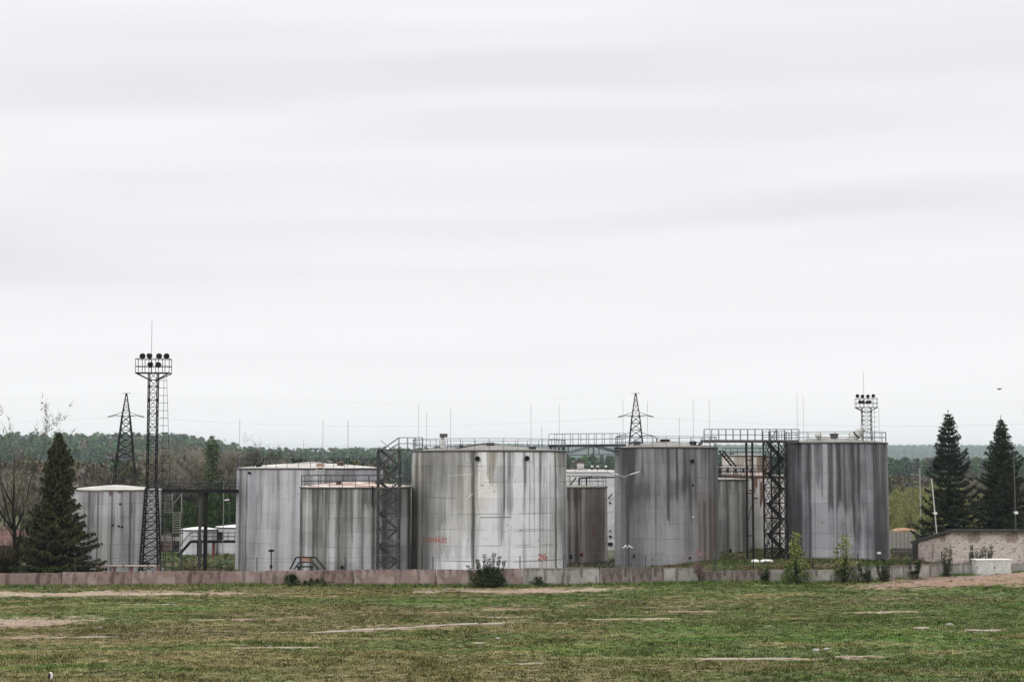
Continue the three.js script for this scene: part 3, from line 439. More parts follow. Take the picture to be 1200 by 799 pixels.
tank({ label: 'whitish oil tank with rust scars behind the black stair tower', x: 30.4, depth: 186, y0: 0.1, R: 4.9, H: 8.9, courses: 6, cols: 6, rise: 0.2, roof: roofLight, rim: new THREE.MeshStandardMaterial({ map: grainMap([205, 196, 190], [170, 140, 128], 28, 12, 12), roughness: 0.9 }),
  paint: { seed: 73, W: 1024, H: 256, light: [204, 202, 198], mid: [184, 181, 177], dark: [128, 122, 118], bias: -0.12, drip: 0.25, weld: 0.3, grime: 0.2, runs: [[-0.62, 0.02, 0.7], [-0.35, 0.05, 0.9, 1, 0.84, [104, 70, 56]], [-0.4, 0.03, 0.9, 0.92, 0.78, [110, 74, 58]], [-0.45, 0.1, 0.9, 0.845, 0.82, [96, 62, 50]], [-0.38, 0.09, 0.9, 0.74, 0.715, [88, 60, 50]], [-0.2, 0.06, 0.9, 0.99, 0.68, [92, 62, 52]], [-0.15, 0.03, 0.8, 0.85, 0.5, [104, 80, 70]], [0.1, 0.05, 0.4]] },
  more(g, R, H) { for (const x of [-3.2, -2.2, -1.2]) { const d = box(g, 'roof_drum', x, H + 0.35, 2.6, 0.8, 0.45, 0.5, mat('#c3b0a8', 0.9)); } vent(g, -2.0, H, 2.0, 0.12, 0.8); vent(g, -2.5, H, 2.0, 0.1, 0.7); } });
tank({ label: 'slender cream tank with a rust brown flank above the pipe walkway', x: 30.7, depth: 208, y0: 0, R: 3.1, H: 11.6, courses: 7, cols: 5, rise: 0.25, rail: { n: 18, h: 1.0, m: M.railDark },
  paint: { seed: 79, W: 512, H: 128, light: [206, 202, 196], mid: [188, 182, 174], dark: [110, 96, 86], bias: -0.05, drip: 0.3, weld: 0.3, runs: [[0.75, 0.3, 0.85, 1, 0, [104, 88, 76]], [0.5, 0.03, 0.7, 1, 0, [120, 104, 92]]] } });
for (const [x, d, R, H, label] of [[-38.9, 197, 2.3, 3.2, 'little white tank at the foot of the steel steps in the rear yard'], [-33.5, 199, 3.6, 3.45, 'low white tank beside the red pillar in the rear yard']])
  tank({ label, x, depth: d, y0: -0.75, R, H, courses: 3, cols: 4, rise: 0.3, roof: new THREE.MeshStandardMaterial({ map: grainMap([222, 220, 216], [196, 192, 188], 33), roughness: 0.85 }),
    paint: { seed: 90 + R * 3, W: 512, H: 128, light: [196, 196, 198], mid: [172, 172, 176], dark: [120, 112, 112], bias: -0.1, drip: 0.08, weld: 0.3, runs: [] } });
// ---------------------------------------------------------------- the wall round the yard
{
  const w = thing('dike_wall', 'long low wall of pinkish grey concrete panels in front of the tanks', 'wall', 0, 0, 0);
  const tex = (a, b, c, seed) => {
    const W = 256, H = 128, data = new Uint8Array(W * H * 4);
    for (let i = 0; i < W; i++) for (let j = 0; j < H; j++) {
      const x = i / W * 4, y = j / H * 1.5; let k = fbm(x * 1.2 + seed, y * 1.6 + seed, 4), q = mix3(a, b, sstep(0.35, 0.65, k));
      const run = n2(x * 5 + seed, y * 0.4) * sstep(0.1, 0.3, y - 1.5 * n2(x * 3 + seed, 2)); q = mix3(q, c, 0.75 * sstep(0.36, 0.75, run + 0.45 * (fbm(x * 4 + seed, y * 5, 3) - 0.5)));
      const crust = sstep(0.0, 0.06, y - (1.38 - 0.2 * Math.pow(n2(x * 6 + seed, 9), 2))); q = mix3(q, [92, 84, 76], 0.65 * crust);
      const g = 0.92 + 0.16 * hash2(i, j + seed), o = (j * W + i) * 4; data[o] = clamp(q[0] * g, 0, 255); data[o + 1] = clamp(q[1] * g, 0, 255); data[o + 2] = clamp(q[2] * g, 0, 255); data[o + 3] = 255;
    }
    const t = new THREE.DataTexture(data, W, H); t.colorSpace = THREE.SRGBColorSpace; t.magFilter = THREE.LinearFilter; t.needsUpdate = true; return new THREE.MeshStandardMaterial({ map: t, roughness: 0.95 });
  };
  const pink = [1, 2, 3].map(s => tex([132, 112, 106], [150, 134, 128], [88, 72, 68], s * 7)), pinkD = tex([116, 94, 89], [132, 112, 106], [72, 57, 54], 50), grey = [1, 2, 3].map(s => tex([140, 136, 130], [160, 157, 151], [88, 82, 76], s * 11 + 3)), greyD = tex([108, 97, 90], [124, 115, 108], [66, 55, 52], 60);
  const X = [-52, -48.6, -43.4, -40.1, -36.9, -33.9, -30, -26.1, -22.4, -18.2, -14.2, -10.5, -6.8, -2.9, 0.9, 4.8, 7.9, 10.6, 13.8, 16.9, 20, 22.8, 26.2, 29.4, 30.9, 34.2, 36.1, 38, 41, 44, 47.5, 51, 55, 59];
  const r = rng(3);
  const kinds = [pink[0], pink[1], pinkD, pink[2], pinkD, pink[0], pinkD, pink[1], pink[2], pinkD, pink[0], pink[1], pink[0], pink[2], grey[0], grey[1], greyD, greyD, grey[2], greyD, greyD, grey[0], grey[1], grey[2], grey[1], grey[0], grey[1], grey[2], grey[0], grey[1], grey[2], grey[0], grey[1]];
  for (let i = 0; i + 1 < X.length; i++) {
    const a = X[i], b = X[i + 1], top = wallTop((a + b) / 2) + (r() - 0.5) * 0.09, bot = -0.9, da = wallD(a), db = wallD(b), L = Math.hypot(b - a, db - da) - 0.07, h = top - bot;
    const sh = new THREE.Shape(); const k = () => (r() - 0.5) * 0.05;
    sh.moveTo(-L / 2, 0); sh.lineTo(L / 2, 0); sh.lineTo(L / 2, h - 0.03); sh.lineTo(L / 2 - 0.05, h + k() * 0.5);
    for (let q = 3; q > 0; q--) sh.lineTo(-L / 2 + L * q / 4, h + k()); sh.lineTo(-L / 2 + 0.05, h + k() * 0.5); sh.lineTo(-L / 2, h - 0.03);
    const g = new THREE.ExtrudeGeometry(sh, { depth: 0.16, bevelEnabled: true, bevelSize: 0.015, bevelThickness: 0.015, bevelSegments: 1 });
    const p = g.attributes.position, u = g.attributes.uv; for (let q = 0; q < p.count; q++) u.setXY(q, (p.getX(q) + L / 2) / 4.2, clamp((p.getY(q) - 0.45) / 1.65, 0.01, 0.99));
    const m = part(w, 'panel', g, kinds[i]); m.position.set((a + b) / 2, bot, -(da + db) / 2 - 0.08); m.rotation.y = Math.atan2(db - da, b - a); m.rotation.x = (r() - 0.5) * 0.07; m.rotation.z = (r() - 0.5) * 0.012; m.position.z += (r() - 0.5) * 0.06;
  }
  for (const x of [-43.4, -18.2, -2.9, 4.8, 13.8, 26.4, 34.2]) box(w, 'buttress', x, 0.25, -wallD(x) + 0.06, 0.16, wallTop(x) * 2 - 0.6, 0.14, M.concrete);
}
// ---- wire fence along the wall
{
  const f = thing('wire_fence', 'thin wire fence on rusty posts running just behind the concrete wall', 'fence', 0, 0, 0);
  const xs = [-39, -31.5, -22.9, -15.0, -7.1, 0.75, 4.7, 12.1, 18.5, 22.0, 27.5, 31.6, 37, 40.5, 46]; const r = rng(8);
  const pts = xs.map(x => { const d = wallD(x) + 0.35, y = wallTop(x) + 1.15 + (r() - 0.5) * 0.2; rod(f, 'post', [x, -0.6, -d], [x + (r() - 0.5) * 0.12, y, -d], 0.09, M.railDark); return [x, y, -d]; });
  for (let i = 0; i + 1 < pts.length; i++) for (const dy of [0.1, 0.45]) rod(f, 'wire', [pts[i][0], pts[i][1] - dy, pts[i][2]], [pts[i + 1][0], pts[i + 1][1] - dy, pts[i + 1][2]], 0.014, M.steel);
}
// ---------------------------------------------------------------- lattice masts, pylons, stairs, walkways
function lattice(list, A, B, n, w, kind = 'x') {   // zigzag bracing between the lines A[0]-A[1] and B[0]-B[1]
  const at = (L, t) => [mix(L[0][0], L[1][0], t), mix(L[0][1], L[1][1], t), mix(L[0][2], L[1][2], t)];
  for (let i = 0; i < n; i++) {
    const t0 = i / n, t1 = (i + 1) / n;
    if (kind === 'x') { list.push(barGeo(at(A, t0), at(B, t1), w, w), barGeo(at(B, t0), at(A, t1), w, w)); } else list.push(barGeo(at(i % 2 ? B : A, t0), at(i % 2 ? A : B, t1), w, w));
    if (kind !== 'z') list.push(barGeo(at(A, t1), at(B, t1), w, w));
  }
}
function braced(g, base, b0, b1, y0, y1, n, wl, wb, m, kind = 'x') {  // square lattice shaft, half widths b0 at y0 and b1 at y1
  const legs = []; for (const [sx, sz] of [[-1, 1], [1, 1], [1, -1], [-1, -1]]) { const L = [[base + sx * b0, y0, sz * b0], [base + sx * b1, y1, sz * b1]]; legs.push(L); bar(g, 'leg', L[0], L[1], wl, m); }
  const list = []; for (let i = 0; i < 4; i++) lattice(list, legs[i], legs[(i + 1) % 4], n, wb, kind); return list;
}
function floodlight(g, x, y, z, turn, tilt, m) {
  const f = sub(g, 'floodlight'); f.position.set(x, y, z); f.rotation.order = 'YXZ'; f.rotation.y = turn; f.rotation.x = tilt;
  const b = part(f, 'bowl', lathe([[0.01, -0.26], [0.12, -0.25], [0.2, -0.14], [0.27, 0.06], [0.29, 0.08], [0.29, 0.12], [0.26, 0.12]], 16), m); b.rotation.x = Math.PI / 2;
  const l = part(f, 'lens', new THREE.CircleGeometry(0.265, 16), M.lens); l.position.z = 0.1;
  bar(f, 'bracket', [0, -0.34, 0], [0, -0.02, -0.05], 0.06, m);
}
function lightMast(label, x, y, depth, o) {
  const g = thing('light_mast', label, 'light mast', x, y, depth, o.turn, 'tall lattice masts with floodlights'), m = o.m, Ht = o.H;
  let list = braced(g, 0, o.b0, o.b1, 0, Ht * 0.42, 10, 0.11, 0.055, m); list = list.concat(braced(g, 0, o.b1, o.b2, Ht * 0.42, Ht, 17, 0.1, 0.045, m, 'zig'));
  part(g, 'bracing', mergeGeometries(list), m, 'stuff');
  const pw = 1.6, pf = sub(g, 'platform'); pf.position.y = Ht;
  box(pf, 'deck', 0, 0, 0, pw * 2, 0.07, 1.5, m);
  for (const s of [-1, 1]) for (const z of [-0.72, 0.72]) bar(pf, 'strut', [s * 0.2, -0.75, z * 0.3], [s * pw, -0.03, z], 0.09, m);
  for (const z of [-0.73, 0.73]) { for (const h of [0.62, 1.35]) bar(pf, 'rail', [-pw, h, z], [pw, h, z], 0.055, m); for (let i = 0; i < 6; i++) bar(pf, 'post', [-pw + i * pw * 0.4, 0, z], [-pw + i * pw * 0.4, 1.35, z], 0.05, m); }
  for (const s of [-1, 1]) for (const h of [0.62, 1.35]) bar(pf, 'rail', [s * pw, h, -0.73], [s * pw, h, 0.73], 0.055, m);
  for (const [lx, ly, t] of o.lights) floodlight(pf, lx, ly, 0.62, t, 0.35, m);
  rod(g, 'lightning_rod', [-0.3, Ht, -0.4], [-0.32, Ht + o.rod, -0.4], 0.045, M.rod);
  const l = sub(g, 'caged_ladder'); const hx = o.b2 + 0.45; const lx = t => mix(o.b0 + 0.35, hx, t);
  for (const s of [0, 1]) bar(l, 'stile', [lx(0.02) + s * 0.9, o.ladder0, 0], [lx(1) + s * 0.45, Ht, 0], 0.035, m);
  for (let i = 0; i <= 24; i++) { const t = o.ladder0 / Ht + (1 - o.ladder0 / Ht) * i / 25, xx = lx(t); bar(l, 'hoop', [xx - 0.25, Ht * t, 0], [xx + mix(0.9, 0.45, t), Ht * t, 0], 0.04, m); }
  return g;
}
lightMast('black lattice light mast beside the small whitish tank and spruce', -34.6, 0.2, 152, { b0: 0.88, b1: 0.5, b2: 0.34, H: 19.05, m: M.black, turn: 0.05, rod: 5.1, ladder0: 1, lights: [[-1.0, 1.62, 0.4], [-0.28, 1.62, -0.5], [0.6, 1.62, 0.2], [1.3, 1.62, 0.3], [-0.25, 0.78, 0.9], [0.55, 0.78, 0.1]] });
lightMast('far lattice light mast rising behind the blackish streaked tank', 53.7, 0, 239, { b0: 0.95, b1: 0.75, b2: 0.62, H: 19.1, m: mat('#3a3a3d', 0.8), turn: -0.1, rod: 5.4, ladder0: 1, lights: [[-1.35, 1.75, -0.3], [-0.65, 1.7, 0.2], [0.15, 1.7, 0.3], [0.95, 1.75, 0.2], [-1.0, 0.85, -0.2], [-0.6, 0.82, 0.3], [0.05, 0.8, 0.1], [0.4, 0.82, 0.5]] });

function pylon(label, x, y, depth, H, turn) {
  const g = thing('power_pylon', label, 'power pylon', x, y, depth, turn, 'power pylons beyond the tank farm'), m = M.black;
  let list = braced(g, 0, 2.5, 1.35, 0, H * 0.55, 4, 0.16, 0.09, m); list = list.concat(braced(g, 0, 1.35, 0.62, H * 0.55, H * 0.84, 6, 0.14, 0.08, m), braced(g, 0, 0.62, 0.06, H * 0.84, H, 4, 0.11, 0.06, m, 'zig'));
  part(g, 'bracing', mergeGeometries(list), m, 'stuff');
  for (const [k, L] of [[0.56, 2.9], [0.70, 2.3], [0.84, 1.9]]) for (const s of [-1, 1]) {
    const a = sub(g, 'cross_arm'), yy = H * k; for (const z of [-0.5, 0.5]) bar(a, 'chord', [s * 0.5, yy, z], [s * L, yy + 0.1, 0], 0.1, m); bar(a, 'tie', [s * 0.5, yy + 0.7, 0], [s * L, yy + 0.12, 0], 0.07, m);
    const i = sub(g, 'insulator'); rod(i, 'disc_string', [s * L, yy + 0.1, 0], [s * (L + 1.0), yy - 0.15, 0], 0.2, mat('#5d5a58', 0.5));
  }
  bar(g, 'peak_arm', [-0.7, H, 0], [0.7, H, 0], 0.06, m);
  return g;
}
pylon('dark lattice power pylon showing above the small whitish tank', -63.6, -1.2, 260, 23.4, 0.15);
pylon('dark lattice power pylon rising behind the brown streaked tank', 20.4, -1.2, 260, 23.4, -0.1);
{
  const w = thing('power_line', 'faint power wires strung between the two lattice pylons', 'power line', 0, 0, 0), wm = mat('#8d8e92', 0.6);
  const spans = [[-165, -63.6], [-63.6, 20.4], [20.4, 106]];
  for (const [a, b] of spans) for (const [y, o] of [[11.9, -3.4], [11.9, 3.4], [15.1, -2.9], [15.1, 2.9], [18.4, -2.6], [18.4, 2.6], [22.2, 0]]) {
    const pts = []; for (let i = 0; i <= 14; i++) { const t = i / 14; pts.push(new THREE.Vector3(mix(a, b, t), y - 6.5 * t * (1 - t), -260 + o * 0.4)); }
    part(w, 'wire', new THREE.TubeGeometry(new THREE.CatmullRomCurve3(pts), 28, 0.0045, 4), wm);
  }
}
// stair towers
function stairTower(label, x, y, depth, o) {
  const g = thing('stair_tower', label, 'stair tower', x, y, depth, o.turn || 0, 'lattice stair towers between the tanks'), { w, d, H, n, m } = o, lean = o.lean || 0;
  const P = (sx, yy, sz) => [sx * w + lean * yy, yy, sz * d], legs = [[-1, 1], [1, 1], [1, -1], [-1, -1]];
  for (const [sx, sz] of legs) bar(g, 'leg', P(sx, 0, sz), P(sx, H, sz), 0.13, m);
  for (let i = 0; i < n; i++) {
    const y0 = H * i / n, y1 = H * (i + 1) / n;
    for (let k = 0; k < 4; k++) { const a = legs[k], b = legs[(k + 1) % 4]; bar(g, 'girt', P(a[0], y1, a[1]), P(b[0], y1, b[1]), 0.09, m); if (o.x || k % 2) { bar(g, 'brace', P(a[0], y0, a[1]), P(b[0], y1, b[1]), 0.06, m); bar(g, 'brace', P(b[0], y0, b[1]), P(a[0], y1, a[1]), 0.06, m); } }
    const s = i % 2 ? -1 : 1, fl = sub(g, 'stair_flight'), zf = (i % 2 ? -0.35 : 0.35) * d;
    for (const q of [-0.3, 0.3]) bar(fl, 'stringer', [-s * (w - 0.15) + lean * y0, y0 + 0.05, zf + q], [s * (w - 0.15) + lean * y1, y1, zf + q], 0.08, m, 0.16);
    bar(fl, 'handrail', [-s * (w - 0.15) + lean * y0, y0 + 0.95, zf + 0.32], [s * (w - 0.15) + lean * y1, y1 + 0.9, zf + 0.32], 0.05, o.hm || m);
    for (let q = 0; q < 6; q++) { const t = (q + 0.5) / 6; box(fl, 'tread', mix(-s, s, t) * (w - 0.15) + lean * y0, mix(y0, y1, t), zf, 0.24, 0.04, 0.6, m); }
    box(g, 'landing', s * (w - 0.2) + lean * y1, y1, 0, 0.5, 0.06, d * 2, m);
  }
  return g;
}
{
  const g = stairTower('grey zigzag stair tower climbing to the roof of the lettered tank', -11.45, 0.05, 146.15, { w: 0.98, d: 0.9, H: 11.75, n: 8, x: true, m: mat('#3a393a', 0.8, 0.1), hm: M.rail, lean: 0.012 });
  box(g, 'bridge_plate', 1.9, 11.78, -1.3, 2.4, 0.08, 1.2, M.steel);
  for (const z of [-0.75, -1.85]) { for (const h of [0.55, 1.1]) bar(g, 'rail', [0.9, 11.8 + h, z], [3.1, 11.8 + h, z], 0.05, M.rail); for (const q of [0.9, 1.7, 2.4, 3.1]) bar(g, 'post', [q, 11.8, z], [q, 12.9, z], 0.05, M.rail); bar(g, 'rail', [-0.6, 11.85, z], [0.9, 12.9, z], 0.05, M.rail); bar(g, 'rail', [-0.1, 11.75, z], [0.9, 12.35, z], 0.05, M.rail); }
  for (const y of [2.1, 3.4, 5.4, 8.2]) bar(g, 'outrigger', [-1.15, y, 0.95], [1.35, y + 0.15, 0.95], 0.05, M.rail);
}
{
  const g = stairTower('black lattice stair tower with steep flights next to the blackish tank', 25.9, 0.75, 156.0, { w: 0.82, d: 0.95, H: 11.9, n: 8, m: M.black, x: true, turn: 0.25, lean: 0.008 });
  for (const z of [-0.9, 0.9]) for (const h of [0.5, 1.05]) bar(g, 'rail', [-0.8, 11.9 + h, z], [0.9, 11.9 + h, z], 0.05, M.rail);
  for (const q of [-0.8, -0.2, 0.4, 0.9]) for (const z of [-0.9, 0.9]) bar(g, 'post', [q, 11.9, z], [q, 12.95, z], 0.05, M.rail);
  bar(g, 'handrail', [-0.9, 11.9, 0.95], [-0.2, 13.1, 0.95], 0.05, M.black); bar(g, 'kick_strut', [-1.7, 0, 0.9], [-0.85, 3.4, 0.9], 0.06, M.black);
}
// raised walkways
function walkway(label, a, b, o) {        // from a to b in world metres, deck at its height
  const g = thing('raised_walkway', label, 'walkway', 0, 0, 0, 0, 'steel walkways between the tanks'), m = o.m || M.steel;
  const dx = b[0] - a[0], dz = b[2] - a[2], L = Math.hypot(dx, dz), nx = -dz / L * o.w / 2, nz = dx / L * o.w / 2;
  const at = (t, s, h) => [mix(a[0], b[0], t) + nx * s, mix(a[1], b[1], t) + h, mix(a[2], b[2], t) + nz * s];
  bar(g, 'deck', at(0, 0, 0), at(1, 0, 0), o.w, m, 0.06);
  for (const s of [-1, 1]) { bar(g, 'beam', at(0, s, -0.1), at(1, s, -0.1), 0.1, m, o.beam || 0.2); for (const h of o.rails || [0.55, 1.1]) bar(g, 'rail', at(0, s, h), at(1, s, h), 0.05, o.rm || m); for (let i = 0; i <= o.n; i++) bar(g, 'post', at(i / o.n, s, 0), at(i / o.n, s, 1.1), 0.05, o.rm || m); }
  return { g, at };
}
{
  const { g, at } = walkway('steel truss bridge from the lettered tank to the brown streaked tank', [3.9, 12.36, -155.6], [11.2, 12.5, -160.0], { w: 1.0, n: 9, rm: M.rail, m: M.railDark });
  for (const s of [-1, 1]) { bar(g, 'chord', at(0.2, s, -1.0), at(0.97, s, -1.0), 0.08, M.rail); bar(g, 'strut', at(0.58, s, -0.1), at(0.2, s, -0.85), 0.08, M.rail); bar(g, 'strut', at(0.6, s, -0.1), at(1, s, -0.95), 0.1, M.railDark); bar(g, 'hanger', at(0.55, s, -0.1), at(0.55, s, -1), 0.08, M.rail); bar(g, 'hanger', at(0.62, s, -0.1), at(0.62, s, -1), 0.08, M.railDark); }
  for (const t of [0.02, 0.07, 0.13, 0.19]) for (const s of [-1, 1]) bar(g, 'leg', at(t, s, -0.75), at(t, s, 0), 0.1, M.black);
  bar(g, 'leg', at(0.0, -1, -0.6), at(0.05, -1, -0.05), 0.1, M.black);
}
{
  const { g, at } = walkway('long steel walkway on black twin columns between the two right tanks', [19.4, 12.9, -159.4], [28.6, 12.85, -157.4], { w: 1.0, n: 13, rm: M.rail, m: M.steel, beam: 0.28 });
  for (const x of [23.45, 24.05]) bar(g, 'column', [x, 0.4, -158.2], [x, 12.75, -158.2], 0.19, M.black); for (const y of [3.4, 7.6, 10.9]) bar(g, 'tie', [23.45, y, -158.2], [24.05, y, -158.2], 0.1, M.black); bar(g, 'tie', [23.45, 4.6, -158.2], [24.05, 6.8, -158.2], 0.06, M.black); bar(g, 'tie', [24.05, 8.6, -158.2], [23.5, 10.6, -158.2], 0.06, M.black);
}
{
  const { g, at } = walkway('dark pipe walkway with rusty beam below the long steel walkway', [21.4, 9.3, -167.5], [28.3, 9.25, -163.5], { w: 1.1, n: 10, rails: [0.4, 0.75, 1.1], m: M.rust, rm: M.railDark });
  rod(g, 'pipe', at(0, 0.5, 0.55), at(0.62, 0.5, 0.55), 0.16, M.pale); rod(g, 'pipe', at(0, 0.7, 0.85), at(0.6, 0.7, 0.85), 0.12, M.pale);
  for (let i = 0; i < 5; i++) rod(g, 'valve', at(0.1 + i * 0.11, 0.5, 0.3), at(0.1 + i * 0.11, 0.5, 0.95), 0.26, M.black);
  const s = sub(g, 'step_ladder'); for (const q of [0, 0.5]) bar(s, 'stringer', at(0.08 + q * 0.09, 0.3 - q, 2.6), at(0.26 + q * 0.09, 0.3 - q, 1.0), 0.14, M.black); for (let i = 0; i < 6; i++) bar(s, 'tread', at(0.08 + 0.03 * i, 0.3, 2.6 - i * 0.27), at(0.125 + 0.03 * i, -0.2, 2.6 - i * 0.27), 0.09, M.black);
  box(g, 'lamp_box', at(0.03, 0.6, -0.35)[0], 8.95, -167.0, 0.4, 0.3, 0.3, M.pale);
}
{
  const { g, at } = walkway('dark elevated walkway on stout columns between the small and wide pale tanks', [-36.9, 7.85, -163], [-28.2, 7.8, -165.5], { w: 1.2, n: 12, rails: [0.37, 0.74, 1.08], m: M.black, rm: M.railDark, beam: 0.34 });
  for (const [x, w2] of [[-32.35, 0.26], [-31.75, 0.34]]) bar(g, 'column', [x, -0.8, -164.4], [x, 7.7, -164.4], w2, w2 > 0.3 ? M.black : M.steel);
  const list = []; lattice(list, [[-32.35, 0, -164.4], [-32.35, 7.6, -164.4]], [[-31.75, 0, -164.4], [-31.75, 7.6, -164.4]], 12, 0.05, 'zig'); part(g, 'lacing', mergeGeometries(list), M.steel, 'stuff');
}
// rear walkway and steps by the low white tanks
{
  const { g, at } = walkway('short black walkway with steps in front of the low white tanks', [-38.6, 1.35, -191], [-31.5, 1.35, -191], { w: 1.0, n: 8, rails: [0.5, 0.95], m: M.black, rm: M.railDark, beam: 0.3 });
  const s = sub(g, 'steps'); for (const q of [-0.45, 0.45]) { bar(s, 'stringer', [-40.4, -0.8, -191 + q], [-38.6, 1.3, -191 + q], 0.1, M.black, 0.2); bar(s, 'handrail', [-40.4, 0.2, -191 + q], [-38.6, 2.4, -191 + q], 0.06, M.railDark); } for (let i = 0; i < 8; i++) box(s, 'tread', -40.3 + i * 0.23, -0.6 + i * 0.26, -191, 0.24, 0.05, 0.9, M.black);
  for (const [x, m2, w2] of [[-35.9, M.redsteel, 0.28], [-37.6, M.black, 0.5], [-32.5, M.black, 0.2]]) bar(g, 'column', [x, -0.9, -191], [x, 1.25, -191], w2, m2);
  box(g, 'control_box', -35.0, 1.95, -190.5, 0.7, 0.9, 0.4, M.black);
}
// scaffold-like ladder stair left of the stout columns
{
  const g = thing('ladder_stair', 'grey zigzag ladder stair hanging below the dark elevated walkway', 'ladder stair', -34.5, -0.7, 161.6), m = mat('#8f8c87', 0.8), Y = 8.4;
  for (const x of [-0.85, 0.05, 0.85]) for (const z of [-0.4, 0.4]) bar(g, 'leg', [x, 0, z], [x, Y, z], 0.07, M.steel);
  for (const y of [2.5, 4.2, 6.2, 8.2]) for (const z of [-0.4, 0.4]) bar(g, 'girt', [-1.0, y, z], [1.0, y, z], 0.07, M.steel);
  for (const [x0, y0, y1, zz] of [[-0.8, 6.2, 8.2, 0.42], [0.05, 4.2, 6.4, 0.42], [-0.8, 2.4, 4.2, 0.42]]) { const l = sub(g, 'ladder'); for (const q of [0, 0.75]) bar(l, 'stile', [x0 + q, y0, zz], [x0 + q, y1, zz], 0.06, m); for (let i = 0; i < 9; i++) bar(l, 'rung', [x0, mix(y0, y1, (i + 0.5) / 9), zz], [x0 + 0.75, mix(y0, y1, (i + 0.5) / 9), zz], 0.06, m); }
  bar(g, 'handrail', [0.0, 7.1, 0.45], [0.9, 8.2, 0.45], 0.06, m); bar(g, 'handrail', [0.9, 6.2, 0.45], [0.9, 8.2, 0.45], 0.06, m);
}
// ---------------------------------------------------------------- trees and bushes
function tube(soup, pts, rad, col, sides = 5) {      // tapered limb along pts into a soup
  let prev = null;
  for (let i = 0; i < pts.length; i++) {
    const d = norm(i + 1 < pts.length ? [pts[i + 1][0] - pts[i][0], pts[i + 1][1] - pts[i][1], pts[i + 1][2] - pts[i][2]] : [pts[i][0] - pts[i - 1][0], pts[i][1] - pts[i - 1][1], pts[i][2] - pts[i - 1][2]]);
    const u = norm(cross(d, Math.abs(d[1]) > 0.9 ? [1, 0, 0] : [0, 1, 0])), v = cross(d, u), ringP = [];
    for (let k = 0; k < sides; k++) { const a = k / sides * 2 * Math.PI, c = Math.cos(a), s = Math.sin(a), n = [u[0] * c + v[0] * s, u[1] * c + v[1] * s, u[2] * c + v[2] * s]; ringP.push([[pts[i][0] + n[0] * rad[i], pts[i][1] + n[1] * rad[i], pts[i][2] + n[2] * rad[i]], n]); }
    if (prev) for (let k = 0; k < sides; k++) { const a = prev[k], b = prev[(k + 1) % sides], c = ringP[k], e = ringP[(k + 1) % sides]; soup.tri(a[0], c[0], e[0], col, a[1]); soup.tri(a[0], e[0], b[0], col, b[1]); }
    prev = ringP;
  }
}
function spruceGeo(o) {
  const r = rng(o.seed), tr = new Soup(), cr = new Soup(), bark = lc(74, 62, 52);
  tube(tr, [[0, -0.5, 0], [0, o.H * 0.5, 0], [0, o.H * 0.99, 0]], [o.H * 0.016, o.H * 0.01, 0.015], bark, 8);
  const lumps = []; for (let i = 0; i < 60; i++) lumps.push(0.62 + 0.5 * r());
  let y = o.y0;
  while (y < o.H * 0.985) {
    const t = (y - o.y0) / (o.H - o.y0), prof = o.prof(t), nb = Math.max(4, Math.round((o.nb || 9) * (1 - t * 0.5)));
    const rot = r() * 6.28;
    for (let b = 0; b < nb; b++) {
      const a = rot + b / nb * 6.283 + (r() - 0.5) * 0.5, sector = lumps[(Math.floor((a / 6.283 + 4) * 7) % 7) * 8 + Math.floor(t * 8)];
      const L = Math.max(0.18, o.R * prof * (0.6 + 0.55 * Math.pow(r(), 0.7)) * (0.6 + 0.45 * sector)), dir = [Math.cos(a), 0, Math.sin(a)], sd = [-Math.sin(a), 0, Math.cos(a)];
      const droop = o.droop * (1 - t * 0.75) * (0.8 + 0.4 * r()) - 0.25 * t, up = o.up * (0.7 + 0.6 * r());
      const P = s => [dir[0] * L * s, y - droop * L * s + up * L * s * s * s, dir[2] * L * s];
      if (L > 0.6) tube(tr, [P(0), P(0.5), P(0.95)], [0.03 + L * 0.012, 0.02 + L * 0.006, 0.008], bark, 4);
      const ns = Math.max(4, Math.round(L * o.dens));
      for (let k = 0; k < ns; k++) {
        const s = Math.pow((k + r()) / ns, 0.75), p = P(s), half = (0.1 + 0.26 * L * (1 - s * 0.75)) * (r() * 2 - 1), q = [p[0] + sd[0] * half, p[1] - Math.abs(half) * 0.15 + (r() - 0.5) * 0.1, p[2] + sd[2] * half];
        const hang = o.hang * (0.5 + r()), out = 0.75 * r() + 0.2, sgn = Math.sign(half) || 1;
        const d = norm([dir[0] * out + sd[0] * sgn * 0.55 + (r() - 0.5) * 0.5, -hang + (r() - 0.5) * 0.5, dir[2] * out + sd[2] * sgn * 0.55 + (r() - 0.5) * 0.5]);
        const side = norm(cross(d, norm([r() - 0.5, 1, r() - 0.5]))), len = (0.22 + 0.26 * r()) * (o.spray || 1), w = (0.045 + 0.05 * r()) * (o.spray || 1);
        const g = 0.45 + 1.1 * r() * r() + 0.25 * s, c = [o.col[0] * g, o.col[1] * g, o.col[2] * g];
        let nn = norm(cross(d, side)); if (nn[0] * q[0] + nn[2] * q[2] + nn[1] * 0.8 < 0) nn = [-nn[0], -nn[1], -nn[2]];
        cr.leaf(q, d, side, len, w, c, nn);
      }
    }
    y += (o.gap * (1 - t * 0.45)) * (0.75 + 0.5 * r());
  }
  for (let i = 0; i < 24; i++) { const d = norm([(r() - 0.5) * 0.7, 0.5 + r(), (r() - 0.5) * 0.7]); cr.leaf([0, o.H * (0.95 + 0.05 * r()), 0], d, norm(cross(d, [1, 0.2, 0.3])), 0.22, 0.03, o.col, [0, 1, 0]); }
  return { tr: tr.geo(), cr: cr.geo() };
}
